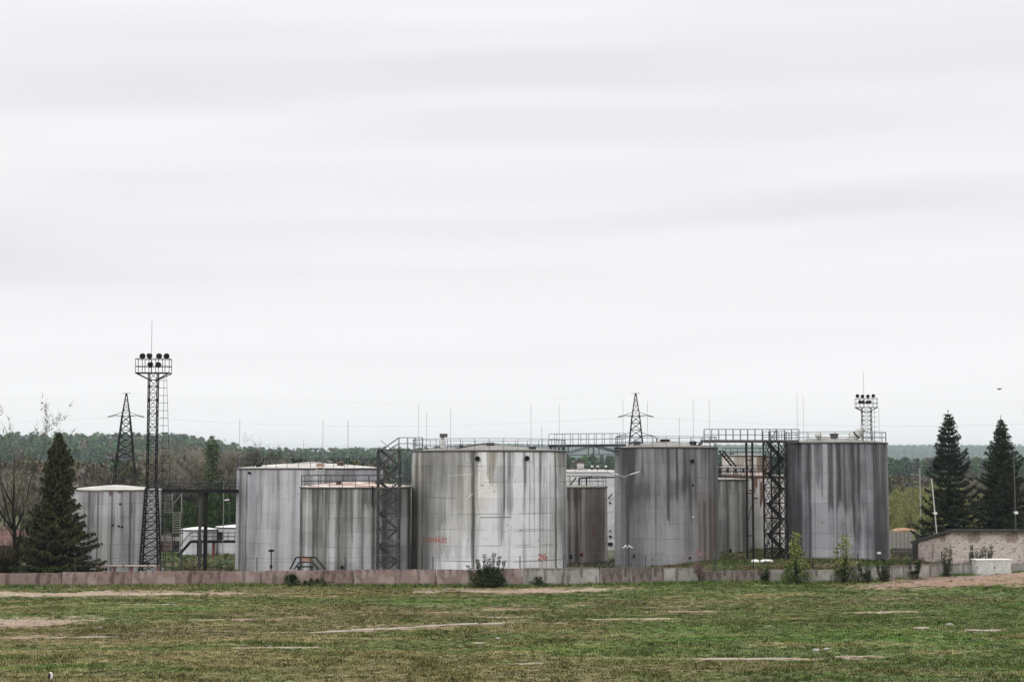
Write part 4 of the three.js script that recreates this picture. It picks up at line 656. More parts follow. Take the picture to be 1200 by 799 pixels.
function tree(name, label, category, geos, x, y, depth, turn, scale, group, leafMat = LEAF) {
  const g = thing(name, label, category, x, y, depth, turn, group); g.scale.set(...(Array.isArray(scale) ? scale : [scale, scale, scale]));
  if (geos.tr) part(g, geos.stem || 'trunk', geos.tr, LEAF); if (geos.cr) part(g, geos.leafName || 'crown', geos.cr, leafMat);
  return g;
}
const SPRUCE = lc(50, 54, 30), SPRUCE2 = lc(38, 44, 31);
tree('spruce_tree', 'dense dark green spruce standing behind the wall beside the small whitish tank', 'tree', spruceGeo({ seed: 5, H: 14.1, R: 4.7, y0: 0.35, prof: t => Math.pow(1 - t, 0.9) * (0.86 + 0.14 * Math.sin(t * 9)) * (t < 0.08 ? 0.8 + t * 2.5 : 1), droop: 0.28, up: 0.22, hang: 1.5, dens: 38, gap: 0.4, nb: 10, col: SPRUCE, spray: 1.05 }), -42.2, -0.4, 147.2, 0.4, 1, 'spruces about the tank farm');
tree('spruce_tree', 'tall open layered spruce behind the brick shed, nearer the leaning lamp pole', 'tree', spruceGeo({ seed: 9, H: 17.2, R: 4.6, y0: 1.3, prof: t => Math.pow(1 - t, 0.92) * (t < 0.12 ? 0.8 + t * 1.7 : 1) + 0.03, droop: 0.46, up: 0.42, hang: 0.7, dens: 42, gap: 0.72, nb: 10, col: SPRUCE2, spray: 1.2 }), 52.5, -0.3, 190, 0.9, 1, 'spruces about the tank farm');
tree('spruce_tree', 'broad dark spruce behind the brick shed beside the lamp post with a white box', 'tree', spruceGeo({ seed: 14, H: 16.4, R: 5.2, y0: 0.8, prof: t => Math.pow(1 - t, 0.92) * (t < 0.1 ? 0.85 + t * 1.5 : 1), droop: 0.3, up: 0.26, hang: 0.8, dens: 38, gap: 0.5, nb: 9, col: SPRUCE2, spray: 1.15 }), 57.3, -0.3, 185, 2.2, 1, 'spruces about the tank farm');

function bareGeo(o) {         // leafless spring tree: limbs, then fine twigs and buds
  const r = rng(o.seed), tr = new Soup(), cr = new Soup();
  const grow = (p, d, len, rad, lev) => {
    const pts = [p], rads = [rad], n = 3; let q = p, dd = d;
    for (let i = 1; i <= n; i++) { dd = norm([dd[0] + (r() - 0.5) * 0.28, dd[1] + (lev ? 0.12 : 0.04), dd[2] + (r() - 0.5) * 0.28]); q = [q[0] + dd[0] * len / n, q[1] + dd[1] * len / n, q[2] + dd[2] * len / n]; pts.push(q); rads.push(rad * (1 - 0.5 * i / n)); }
    tube(tr, pts, rads, o.bark, lev < 2 ? 6 : 3);
    if (lev >= o.levels) {
      for (let k = 0; k < o.twigs; k++) {
        const s = pts[1 + Math.floor(r() * n)], td = norm([dd[0] + (r() - 0.5) * 1.8, dd[1] + (r() - 0.35) * 1.2, dd[2] + (r() - 0.5) * 1.8]), c = r() < o.budShare ? o.bud : o.twig, g = 0.7 + 0.6 * r();
        const side = norm(cross(td, [r() - 0.5, r() - 0.5, r()])), L = o.twigLen * (0.5 + r()) * (c === o.bud ? 0.32 : 1);
        cr.leaf(s, td, side, L, o.twigW * (c === o.bud ? o.budW : 1), [c[0] * g, c[1] * g, c[2] * g], norm([r() - 0.5, 0.6 + r(), r() - 0.5]));
      }
      return;
    }
    const nb = o.fork + (r() < 0.5 ? 1 : 0) + (lev === 0 ? 5 : 0);
    for (let k = 0; k < nb; k++) {
      const i = lev === 0 ? 1 + Math.floor(r() * n) : (k === 0 ? n : 1 + Math.floor(r() * n)), a = r() * 6.283, sp = o.spread * (0.6 + 0.7 * r());
      const u = norm(cross(dd, [0.3, 0.1, 1])), v = cross(dd, u), nd = norm([dd[0] + (u[0] * Math.cos(a) + v[0] * Math.sin(a)) * sp, dd[1] + (u[1] * Math.cos(a) + v[1] * Math.sin(a)) * sp, dd[2] + (u[2] * Math.cos(a) + v[2] * Math.sin(a)) * sp]);
      grow(pts[i], nd, len * (0.58 + 0.2 * r()), rads[i] * 0.62, lev + 1);
    }
    if (lev === 0) grow(pts[n], dd, len * 0.62, rads[n] * 0.9, 1);
  };
  grow([0, -0.4, 0], [0, 1, 0], o.trunk, o.rad, 0);
  return { tr: tr.geo(), cr: cr.geo() };
}
const BARK = lc(84, 76, 70);
const bareProto = [3, 7, 12].map(seed => bareGeo({ seed, trunk: 5.2, rad: 0.19, levels: 4, fork: 2, spread: 0.62, twigs: 12, twigLen: 0.9, twigW: 0.017, twig: lc(134, 126, 114), bud: lc(124, 124, 86), budShare: 0.25, budW: 2.2, bark: BARK }));
tree('bare_tree', 'tall bare tree with pale trunk left of the dark spruce behind the wall', 'tree', bareGeo({ seed: 21, trunk: 7.6, rad: 0.27, levels: 4, fork: 2, spread: 0.6, twigs: 16, twigLen: 0.75, twigW: 0.016, twig: lc(86, 79, 69), bud: lc(90, 90, 56), budShare: 0.35, budW: 2.4, bark: lc(96, 88, 78) }), -47.4, -0.5, 152, 0.3, 0.97);
tree('bare_tree', 'slim bare tree with olive buds close to the rusty roofed house', 'tree', bareGeo({ seed: 26, trunk: 4.6, rad: 0.16, levels: 4, fork: 2, spread: 0.6, twigs: 16, twigLen: 0.75, twigW: 0.016, twig: lc(86, 79, 67), bud: lc(90, 90, 56), budShare: 0.4, budW: 2.4, bark: lc(90, 82, 72) }), -51.2, -0.5, 163, 1.3, 0.78);
tree('bare_tree', 'twiggy bare tree between the pale trunk and the dark spruce', 'tree', bareGeo({ seed: 29, trunk: 4.2, rad: 0.14, levels: 4, fork: 2, spread: 0.6, twigs: 14, twigLen: 0.75, twigW: 0.016, twig: lc(100, 92, 78), bud: lc(104, 100, 64), budShare: 0.4, budW: 2.4, bark: lc(90, 82, 72) }), -49.8, -0.5, 171, 2.3, 0.82);
for (const [x, d, h, seed] of [[-47.8, 149.5, 1.9, 91], [-45.6, 156, 2.4, 92], [-50.5, 160, 2.6, 93], [-52.5, 172, 3.0, 94], [-47.5, 166, 2.4, 95]])
  tree('scrub_bush', 'brown twiggy scrub bush behind the wall left of the dark spruce', 'bush', (() => { const b = bareGeo({ seed, trunk: 0.8, rad: 0.05, levels: 3, fork: 3, spread: 0.75, twigs: 14, twigLen: 0.5, twigW: 0.013, twig: lc(88, 78, 62), bud: lc(92, 92, 54), budShare: 0.35, budW: 2.4, bark: lc(80, 70, 60) }); return { ...b, stem: 'stems', leafName: 'twigs' }; })(), x, -0.5, d, seed, [h * 0.75, h * 0.62, h * 0.75], 'scrub bushes left of the dark spruce');
// woods behind the yard, tree by tree
{
  const r = rng(101); let n = 0;
  const put = (px0, px1, d0, d1, count, s0, s1) => { for (let i = 0; i < count; i++) { const d = mix(d0, d1, r()), a = mix(px0, px1, (i + r()) / count), x = a * d; if (x > -70 && d < 300 && d > 255 && x < -55 && false) continue; tree('bare_tree', 'grey brown bare tree in the woods behind the tank yard', 'tree', bareProto[n++ % 3], x, landY(x, d) - 0.1, d, r() * 6, mix(s0, s1, r()), 'bare trees in the woods behind the yard'); } };
  put(-0.34, -0.24, 235, 320, 26, 0.7, 1.0); put(-0.225, -0.15, 252, 320, 40, 0.95, 1.2); put(-0.15, -0.12, 260, 320, 14, 0.7, 0.85); put(0.235, 0.34, 330, 430, 30, 0.7, 0.95);
}
function leafyGeo(o) {        // crown of small leaves on a few stems
  const r = rng(o.seed), tr = new Soup(), cr = new Soup(), cl = [];
  for (let i = 0; i < o.clumps; i++) { const a = r() * 6.283, t = Math.pow(r(), 0.6), ph = r(); cl.push([Math.cos(a) * t * o.R * (1 - 0.55 * Math.pow(ph, 2)), o.y0 + ph * (o.H - o.y0), Math.sin(a) * t * o.R * (1 - 0.55 * Math.pow(ph, 2)), o.cr * (0.6 + 0.7 * r()) * (1 - 0.4 * ph)]); }
  for (const c of cl) {
    if (r() < (o.limb ?? 0.6)) tube(tr, [[(r() - 0.5) * 0.3, -0.3, (r() - 0.5) * 0.3], [c[0] * 0.45, c[1] * 0.5, c[2] * 0.45], [c[0], c[1], c[2]]], [o.stem, o.stem * 0.6, o.stem * 0.2], o.bark || BARK, 4);
    for (let k = 0; k < o.leaves; k++) {
      const z = r() * 2 - 1, a = r() * 6.283, q = Math.sqrt(1 - z * z), rr = c[3] * Math.pow(r(), 0.45), p = [c[0] + q * Math.cos(a) * rr, c[1] + z * rr, c[2] + q * Math.sin(a) * rr]; if (p[1] < 0.02) p[1] = 0.02 + r() * 0.2;
      const d = norm([q * Math.cos(a) + (r() - 0.5), z + o.rise + (r() - 0.5), q * Math.sin(a) + (r() - 0.5)]), side = norm(cross(d, [r() - 0.5, r(), r() - 0.5])), g = 0.65 + 0.7 * r(), col = r() < o.mix ? o.col2 : o.col;
      cr.leaf(p, d, side, o.leaf * (0.6 + 0.8 * r()), o.leaf * o.slim * (0.7 + 0.6 * r()), [col[0] * g, col[1] * g, col[2] * g], norm([d[0] + (r() - 0.5), d[1] + 0.9, d[2] + (r() - 0.5)]));
    }
  }
  return { tr: tr.geo(), cr: cr.geo(), stem: 'stems', leafName: 'foliage' };
}
const willow = [4, 8].map(seed => leafyGeo({ seed, R: 2.7, H: 6.6, y0: 0.6, clumps: 34, cr: 0.95, leaves: 90, leaf: 0.2, slim: 0.22, rise: 0.5, mix: 0.35, col: lc(146, 154, 86), col2: lc(150, 144, 104), stem: 0.06 }));
{
  const r = rng(55);
  for (let i = 0; i < 64; i++) { const d = mix(212, 330, r()), x = mix(0.236, 0.345, (i * 0.618) % 1) * d, low = 1 - sstep(212, 320, d); tree('willow_bush', 'yellow green willow bush in the scrub beyond the yard', 'bush', willow[i % 2], x, Math.max(landY(x, d), yardY(x, d)) - 0.1, d, r() * 6, mix(1.05, 0.42, low) * (0.85 + 0.4 * r()), 'willow bushes in the scrub'); }
}
const greenTree = [6, 15].map(seed => leafyGeo({ seed, R: 2.3, H: 7.0, y0: 0.8, clumps: 40, cr: 0.9, leaves: 80, leaf: 0.24, slim: 0.32, rise: 0.2, mix: 0.4, col: lc(70, 92, 48), col2: lc(54, 72, 42), stem: 0.08 }));
{
  const r = rng(58);
  for (const [px, d, s] of [[222, 236, 0.8], [232, 228, 0.75], [243, 240, 1.0], [256, 232, 1.1], [262, 246, 0.9], [272, 236, 0.95], [284, 242, 1.0], [205, 240, 0.75], [215, 256, 0.8], [250, 222, 0.55], [268, 225, 0.5], [192, 250, 0.7], [300, 240, 0.9]])
    tree('green_bush', 'fresh green leafy bush behind the low white tanks', 'bush', greenTree[Math.floor(r() * 2)], (px - 600) / 1850 * d, -0.9, d, r() * 6, s, 'green bushes behind the low white tanks');
}
tree('larch_tree', 'soft green conifer standing out among the bare woods', 'tree', spruceGeo({ seed: 33, H: 17.2, R: 3.0, y0: 3.0, prof: t => Math.pow(1 - t, 0.62) * (0.75 + 0.3 * Math.sin(t * 17)), droop: 0.05, up: 0.1, hang: 0.3, dens: 20, gap: 0.6, nb: 8, col: lc(84, 100, 66), spray: 1.6 }), -45.5, -1.2, 240, 0.2, 0.95);
// bushes at the wall
function bush(name, label, o, x, depth, y, turn = 0, group) { return tree(name, label, 'bush', leafyGeo(o), x, y ?? fieldY(x, depth), depth, turn, 1, group); }
function shoots(o) {          // upright leafy wands out of a low thicket
  const g = leafyGeo(o), r = rng(o.seed + 1), tr = new Soup(), cr = new Soup();
  for (const [x, z, h, lean] of o.wands) {
    const top = [x + lean, h, z]; tube(tr, [[x * 0.6, 0, z], [x, h * 0.5, z], top], [0.03, 0.022, 0.008], lc(74, 68, 52), 4);
    for (let k = 0; k < h * (o.wandLeaves || 34); k++) { const t = 0.25 + 0.75 * r(), a = r() * 6.28, p = [mix(x * 0.6, top[0], t), h * t, z], d = norm([Math.cos(a), 0.9, Math.sin(a)]), w = (o.wandR || 0.11) * (0.5 + r()), gg = 0.7 + 0.6 * r(), c = r() < o.mix ? o.col2 : o.col; cr.leaf([p[0] + Math.cos(a) * w * 0.4, p[1], p[2] + Math.sin(a) * w * 0.4], d, norm(cross(d, [r() - 0.5, 0.2, r() - 0.5])), 0.12 + 0.1 * r(), 0.04, [c[0] * gg, c[1] * gg, c[2] * gg], norm([d[0], d[1] + 0.6, d[2]])); }
  }
  return { tr: mergeGeometries([g.tr, tr.geo()]), cr: mergeGeometries([g.cr, cr.geo()]), stem: 'stems', leafName: 'foliage' };
}
const DG = lc(56, 70, 40), DG2 = lc(78, 88, 52), YG = lc(146, 160, 82), YG2 = lc(158, 164, 102);
tree('wall_bush', 'dense dark green bush with tall upright shoots before the lettered tank', 'bush', shoots({ seed: 41, R: 1.7, H: 1.55, y0: 0.15, clumps: 44, cr: 0.5, leaves: 90, leaf: 0.17, slim: 0.26, rise: 0.6, mix: 0.35, col: DG, col2: DG2, stem: 0.03, wandLeaves: 60, wandR: 0.16, wands: [[-1.7, 0.1, 1.9, -0.15], [-1.1, 0, 2.4, 0.1], [-0.75, 0.2, 2.3, -0.2], [-0.4, -0.1, 2.85, 0.05], [0.05, 0.1, 2.5, 0], [0.4, 0, 2.95, 0.1], [0.9, 0.1, 2.7, 0.1], [1.3, 0, 2.3, 0.15]] }), -2.1, fieldY(-2.1, 141.7), 141.7, 0, 1);
bush('wall_bush', 'small dark weed clump against the grey wall panel', { seed: 42, R: 0.75, H: 0.75, y0: 0.08, clumps: 16, cr: 0.28, leaves: 60, leaf: 0.13, slim: 0.25, rise: 0.9, mix: 0.3, col: DG, col2: DG2, stem: 0.015 }, 2.35, 142.6);
bush('wall_bush', 'leafy green weeds against the wall below the pipe crossover', { seed: 43, R: 0.7, H: 0.9, y0: 0.06, clumps: 16, cr: 0.26, leaves: 60, leaf: 0.16, slim: 0.3, rise: 0.9, mix: 0.4, col: lc(62, 88, 40), col2: DG2, stem: 0.015 }, -19.7, 141.9);
bush('wall_bush', 'spreading low weeds right of the pipe crossover at the wall', { seed: 44, R: 1.3, H: 0.55, y0: 0.05, clumps: 20, cr: 0.22, leaves: 50, leaf: 0.15, slim: 0.3, rise: 0.9, mix: 0.4, col: DG2, col2: DG, stem: 0.012 }, -17.6, 142.0);
tree('sapling', 'bushy yellow green sapling before the wall by the black stair tower', 'sapling', (() => { const a = leafyGeo({ seed: 45, R: 1.55, H: 1.9, y0: 0.2, clumps: 36, cr: 0.5, leaves: 60, leaf: 0.16, slim: 0.26, rise: 0.6, mix: 0.4, col: lc(116, 132, 66), col2: DG2, stem: 0.03 }), b = leafyGeo({ seed: 46, R: 0.65, H: 4.4, y0: 1.2, clumps: 30, cr: 0.45, leaves: 60, leaf: 0.16, slim: 0.24, rise: 0.8, mix: 0.4, col: YG, col2: YG2, stem: 0.04 }); return { tr: mergeGeometries([a.tr, b.tr]), cr: mergeGeometries([a.cr, b.cr]), stem: 'stems', leafName: 'foliage' }; })(), 25.6, fieldY(25.6, 143.2), 143.2, 0, 1);
tree('sapling', 'loose pale leaved sapling in front of the blackish streaked tank', 'sapling', (() => { const a = leafyGeo({ seed: 47, R: 1.3, H: 1.8, y0: 0.5, clumps: 22, cr: 0.42, leaves: 55, leaf: 0.16, slim: 0.26, rise: 0.6, mix: 0.4, col: lc(112, 126, 68), col2: DG2, stem: 0.03 }), b = leafyGeo({ seed: 48, R: 1.05, H: 4.3, y0: 1.6, clumps: 34, cr: 0.42, leaves: 42, leaf: 0.15, slim: 0.24, rise: 0.8, mix: 0.5, col: YG, col2: lc(150, 150, 110), stem: 0.04 }); return { tr: mergeGeometries([a.tr, b.tr]), cr: mergeGeometries([a.cr, b.cr]), stem: 'stems', leafName: 'foliage' }; })(), 30.0, fieldY(30.0, 143.6), 143.6, 0, 1);
const thin = (seed, H, n, col = DG, sp = 0.7) => { const r = rng(seed), w = []; for (let i = 0; i < n; i++) w.push([(r() - 0.5) * sp * 2, (r() - 0.5) * 0.5, H * (0.55 + 0.5 * r()), (r() - 0.5) * 0.5]); return shoots({ seed, R: sp, H: H * 0.4, y0: 0.1, clumps: 12, cr: 0.26, leaves: 40, leaf: 0.14, slim: 0.25, rise: 0.7, mix: 0.4, col, col2: DG2, stem: 0.02, wandLeaves: 40, wandR: 0.16, wands: w }); };
for (const [x, d, seed, H, n, sp, label, col] of [
  [22.9, 143.9, 61, 1.35, 5, 0.35, 'thin dark shrub against the wall between the saplings', DG], [31.9, 143.5, 62, 1.7, 7, 0.8, 'dark shrub of leaning shoots at the wall below the blackish tank', DG], [33.6, 143.7, 63, 2.0, 9, 0.6, 'upright dark shrub at the end of the light wall panel', DG],
  [36.6, 145.0, 64, 1.9, 7, 0.6, 'dark green shrub at the wall before the shed end', DG], [40.6, 148.4, 65, 2.5, 6, 0.4, 'columnar green shrub against the wall in front of the brick shed', DG2], [45.0, 153.2, 66, 3.0, 14, 1.2, 'wide spray of leafy shoots behind the white cabinet', lc(92, 104, 66)]])
  tree('wall_shrub', label, 'shrub', thin(seed, H, n, col, sp), x, Math.min(fieldY(x, Math.min(d, wallD(x))), 0.4), d, 0, 1);
tree('twig_bush', 'leafless reddish twig bush against the wall near the brown streaked tank', 'bush', (() => { const b = bareGeo({ seed: 71, trunk: 0.55, rad: 0.05, levels: 3, fork: 2, spread: 0.6, twigs: 7, twigLen: 0.4, twigW: 0.012, twig: lc(104, 84, 80), bud: lc(150, 120, 116), budShare: 0.25, budW: 2.2, bark: lc(96, 84, 78) }); return { ...b, stem: 'stems', leafName: 'twigs' }; })(), 16.8, fieldY(16.8, 143.2) , 143.2, 0, [1.15, 1.5, 1.0]);

// ---- far woods: too far to tell tree from tree
{
  const models = [leafyGeo({ seed: 81, R: 3.0, H: 14, y0: 4, clumps: 30, cr: 1.7, leaves: 16, leaf: 1.3, slim: 0.42, rise: 0.3, mix: 0, col: [1, 1, 1], col2: [1, 1, 1], stem: 0.14, limb: 0.3 }), leafyGeo({ seed: 82, R: 2.6, H: 15, y0: 3, clumps: 30, cr: 1.5, leaves: 16, leaf: 1.2, slim: 0.4, rise: 0.3, mix: 0, col: [1, 1, 1], col2: [1, 1, 1], stem: 0.14, limb: 0.3 }), spruceGeo({ seed: 83, H: 16, R: 2.6, y0: 1.5, prof: t => Math.pow(1 - t, 0.8), droop: 0.25, up: 0.2, hang: 0.5, dens: 5, gap: 0.9, nb: 8, col: [1, 1, 1], spray: 3.2 })];
  const r = rng(9), forest = (name, label, count, pick) => {
    const list = []; let guard = 0; while (list.length < count && guard++ < count * 6) { const t = pick(r); if (t) list.push(t); }
    models.forEach((mdl, k) => {
      const mine = list.filter(t => t.kind === k); if (!mine.length) return;
      const im = shade(new THREE.InstancedMesh(mdl.cr, LEAF, mine.length)); im.name = numbered(name); const c = new THREE.Color();
      mine.forEach((t, i) => { dummy.position.set(t.x, landY(t.x, t.d) - 0.3, -t.d); dummy.rotation.set(0, r() * 6.28, 0); dummy.scale.set(t.s * (0.85 + 0.3 * r()), t.s, t.s * (0.85 + 0.3 * r())); dummy.updateMatrix(); im.setMatrixAt(i, dummy.matrix); const q = 0.65 + 0.7 * r(); im.setColorAt(i, c.setRGB(t.c[0] * q * (0.85 + 0.3 * r()), t.c[1] * q, t.c[2] * q * (0.85 + 0.3 * r()))); });
      tag(im, [label + ', rounded crowns', label + ', tall crowns', label + ', spruces'][k], 'wood', null, 'stuff'); scene.add(im);
    });
  };
  const G1 = lc(94, 124, 80), G2 = lc(68, 100, 68), BR = lc(122, 115, 103), CN = lc(44, 60, 46), YL = lc(112, 118, 72);
  const pickC = (a, w) => { let t = a(); for (const [c, p] of w) { if (t < p) return c; t -= p; } return w[0][0]; };
  forest('hill_wood', 'hazy mixed wood on the hill behind the left tanks', 2600, q => { const d = mix(1150, 2150, Math.pow(q(), 0.8)), x = mix(-0.36, 0.0, q()) * d, con = q() < 0.07; return { x, d, s: 0.6 + 0.75 * Math.pow(q(), 1.5), kind: con ? 2 : q() < 0.5 ? 0 : 1, c: con ? CN : pickC(q, [[G1, 0.45], [G2, 0.35], [BR, d < 1500 ? 0.25 : 0.08], [YL, 0.05]]) }; });
  forest('valley_wood', 'blue green wood filling the valley behind the right tanks', 1500, q => { const d = mix(950, 1500, q()), x = mix(-0.1, 0.36, q()) * d, con = q() < 0.5; return { x, d, s: 0.8 + 0.35 * q(), kind: con ? 2 : q() < 0.5 ? 0 : 1, c: con ? CN : pickC(q, [[G1, 0.25], [G2, 0.55], [BR, 0.2]]) }; });
  forest('ridge_wood', 'pale far wood along the ridge on the horizon', 6500, q => { const d = mix(5200, 7200, q()), x = mix(-0.12, 0.37, q()) * d, con = q() < 0.3; return { x, d, s: 1.2 + 0.9 * q(), kind: con ? 2 : q() < 0.5 ? 0 : 1, c: con ? CN : pickC(q, [[G1, 0.5], [G2, 0.5]]) }; });
  forest('scrub_wood', 'brown bare scrub wood beyond the willow bushes', 420, q => { const d = mix(430, 800, q()), x = mix(0.15, 0.36, q()) * d; return { x, d, s: 0.4 + 0.25 * q(), kind: q() < 0.5 ? 0 : 1, c: pickC(q, [[BR, 0.65], [YL, 0.2], [G2, 0.15]]) }; });
  forest('rear_wood', 'grey brown leafless wood behind the left part of the yard', 420, q => { const d = mix(330, 620, q()), x = mix(-0.36, -0.08, q()) * d; return { x, d, s: 0.6 + 0.3 * q(), kind: q() < 0.5 ? 0 : 1, c: pickC(q, [[BR, 0.72], [YL, 0.14], [G2, 0.14]]) }; });
}
// ---------------------------------------------------------------- buildings and small things
{ // brick shed with a sloping roof
  const g = thing('brick_shed', 'pinkish white brick shed with a dark sloping roof behind the wall', 'shed', 0, 0, 0);
  const W = 512, H = 512, data = new Uint8Array(W * H * 4);        // 4 m of brickwork across, courses of 0.1 m and bricks of 0.27 m: finer than the picture can show
  for (let j = 0; j < H; j++) for (let i = 0; i < W; i++) {
    const x = i / W * 4.05, y = j / H * 4, row = Math.floor(y / 0.1), bx = Math.floor(x / 0.27 + (row % 2) * 0.5), fy = y / 0.1 - row, fx = x / 0.27 + (row % 2) * 0.5 - bx;
    const h = hash2(bx % 15 + 3, row + 70), n = fbm(x * 0.8 + 4, y * 0.9, 4); let c = mix3([210, 198, 190], [190, 175, 167], h); c = mix3(c, [126, 106, 98], 0.7 * sstep(0.58, 0.72, n)); if (h > 0.93) c = mix3(c, [104, 88, 82], 0.6);
    if (fy < 0.14 || fx < 0.06) c = mix3(c, [126, 120, 114], 0.6); if (row % 8 === 0 && fy < 0.3) c = mix3(c, [112, 104, 98], 0.55);
    const o = (j * W + i) * 4, z = 0.94 + 0.12 * hash2(i, j); data[o] = clamp(c[0] * z, 0, 255); data[o + 1] = clamp(c[1] * z, 0, 255); data[o + 2] = clamp(c[2] * z, 0, 255); data[o + 3] = 255;
  }
  const t = new THREE.DataTexture(data, W, H); t.colorSpace = THREE.SRGBColorSpace; t.wrapS = t.wrapT = THREE.RepeatWrapping; t.magFilter = THREE.LinearFilter; t.needsUpdate = true;
  const bm = new THREE.MeshStandardMaterial({ map: t, roughness: 0.95 }), dark = mat('#33302e', 0.9), roofM = new THREE.MeshStandardMaterial({ map: grainMap([70, 74, 66], [92, 90, 82], 44), roughness: 0.95 });
  const wall = (a, b, ha, hb, name) => {    // an upright slab 0.25 m thick from plan point a to b, heights ha, hb
    const L = Math.hypot(b[0] - a[0], b[1] - a[1]), s = new THREE.Shape(); s.moveTo(0, 0); s.lineTo(L, 0); s.lineTo(L, hb); s.lineTo(0, ha);
    const e = new THREE.ExtrudeGeometry(s, { depth: 0.25, bevelEnabled: false }), p = e.attributes.position, u = e.attributes.uv; for (let q = 0; q < p.count; q++) u.setXY(q, p.getX(q) / 4.05, p.getY(q) / 4);
    const m = part(g, name, e, bm); m.position.set(a[0], -0.7, -a[1]); m.rotation.y = Math.atan2(b[1] - a[1], b[0] - a[0]); return m;
  };
  const A = [45.6, 178], B = [47.3, 170], C = [62, 170.2];
  { const m = wall(A, B, 2.55, 4.05, 'end_wall'); m.position.x += 0.0; }
  { const m = wall([47.32, 170.25], C, 4.05, 4.0, 'front_wall'); }
  wall([45.7, 178.4], [60.5, 178.6], 2.5, 2.5, 'rear_wall'); wall([61.7, 170.4], [60.4, 178.4], 4.0, 2.5, 'end_wall');
  const roof = new THREE.BufferGeometry(), R = [[46.95, 3.47, 169.4], [62.5, 3.42, 169.6], [61, 1.75, 179.2], [45.0, 1.72, 179.2]]; // slab
  const up = 0.14, V = []; for (const [x, y, d] of R) V.push(x, y, -d); for (const [x, y, d] of R) V.push(x, y + up, -d);
  roof.setAttribute('position', new THREE.Float32BufferAttribute(V, 3)); roof.setIndex([4, 5, 6, 4, 6, 7, 0, 2, 1, 0, 3, 2, 0, 1, 5, 0, 5, 4, 1, 2, 6, 1, 6, 5, 2, 3, 7, 2, 7, 6, 3, 0, 4, 3, 4, 7]);
  const rg = roof.toNonIndexed(); rg.computeVertexNormals(); rg.setAttribute('uv', new THREE.Float32BufferAttribute(new Float32Array(72), 2)); { const p = rg.attributes.position, u = rg.attributes.uv; for (let i = 0; i < p.count; i++) u.setXY(i, p.getX(i) / 3, p.getZ(i) / 3); }
  part(g, 'roof', rg, roofM);
  bar(g, 'fascia', [46.95, 3.42, -169.36], [62.5, 3.37, -169.56], 0.05, dark, 0.22); bar(g, 'fascia', [46.9, 3.42, -169.5], [44.98, 1.7, -179.1], 0.06, dark, 0.22);
  box(g, 'pilaster', 54.9, 1.3, -170.0, 0.3, 4.0, 0.16, bm); for (const x of [51.6, 52.3]) box(g, 'vent_hole', x, 2.85, -170.06, 0.14, 0.2, 0.1, dark);
  box(g, 'door_frame', 45.1, 0.7, -177.8, 0.5, 2.4, 0.4, dark);
}
{ // white cabinet
  const g = thing('metal_cabinet', 'white metal cabinet with a pale lid before the wall by the brick shed', 'cabinet', 45.6, 0.0, 151.2, 0.1), pm = new THREE.MeshStandardMaterial({ map: grainMap([190, 192, 186], [174, 176, 170], 61), roughness: 0.8 });
  for (const s of [-1, 1]) box(g, 'door', s * 0.86, 0.72, 0.62, 1.68, 1.36, 0.05, pm); box(g, 'body', 0, 0.72, 0, 3.46, 1.4, 1.18, pm); box(g, 'lid', 0, 1.46, 0.02, 3.6, 0.09, 1.36, M.white); box(g, 'latch', 0.05, 0.75, 0.67, 0.06, 0.16, 0.05, M.black); for (const s of [-1, 1]) box(g, 'hinge', s * 1.68, 0.72, 0.66, 0.04, 0.3, 0.04, M.steel);
}
{ // house with a rusty roof, far left
  const g = thing('old_house', 'old house with a rusty red roof behind the bare tree', 'house', -60, -0.8, 190), wm = mat('#574d46', 1), rm = new THREE.MeshStandardMaterial({ map: grainMap([108, 80, 72], [80, 64, 58], 71, 12, 12), roughness: 1 });
  box(g, 'wall', 0, 0.7, -2, 7, 2.2, 5, wm);
  for (const s of [-1, 1]) { const r = box(g, 'roof_slope', 0, 2.55, -2 + s * 1.45, 7.8, 0.1, 3.5, rm); r.rotation.x = s * 0.55; }
  for (const x of [-2, 0.4, 2.3]) { const w = sub(g, 'window'); box(w, 'frame', x, 0.9, 0.52, 0.95, 1.05, 0.06, M.concrete); box(w, 'pane', x, 0.9, 0.56, 0.75, 0.85, 0.04, mat('#2c3136', 0.15)); }
  box(g, 'porch', 3.3, 0.5, 0.7, 0.9, 1.3, 0.8, M.pale); box(g, 'chimney', -1, 3.6, -2, 0.5, 0.9, 0.5, rm);
}
{ // low red brick hut
  const g = thing('brick_hut', 'low dark red brick hut behind the ladder stair', 'hut', -44.4, -1.0, 204), bm = new THREE.MeshStandardMaterial({ map: grainMap([104, 62, 56], [78, 50, 46], 75, 6, 6), roughness: 1 });
  box(g, 'wall', 0, 0.7, 0, 7.0, 2.2, 4, bm); const r = box(g, 'roof', 0, 1.9, 0, 7.4, 0.14, 4.6, mat('#4d4a48', 1)); r.rotation.x = 0.06; box(g, 'door', 1.6, 0.4, 2.02, 0.9, 1.8, 0.06, M.black); box(g, 'pipe_stack', -1.0, 0.9, 2.1, 1.6, 1.2, 0.1, M.core);
}
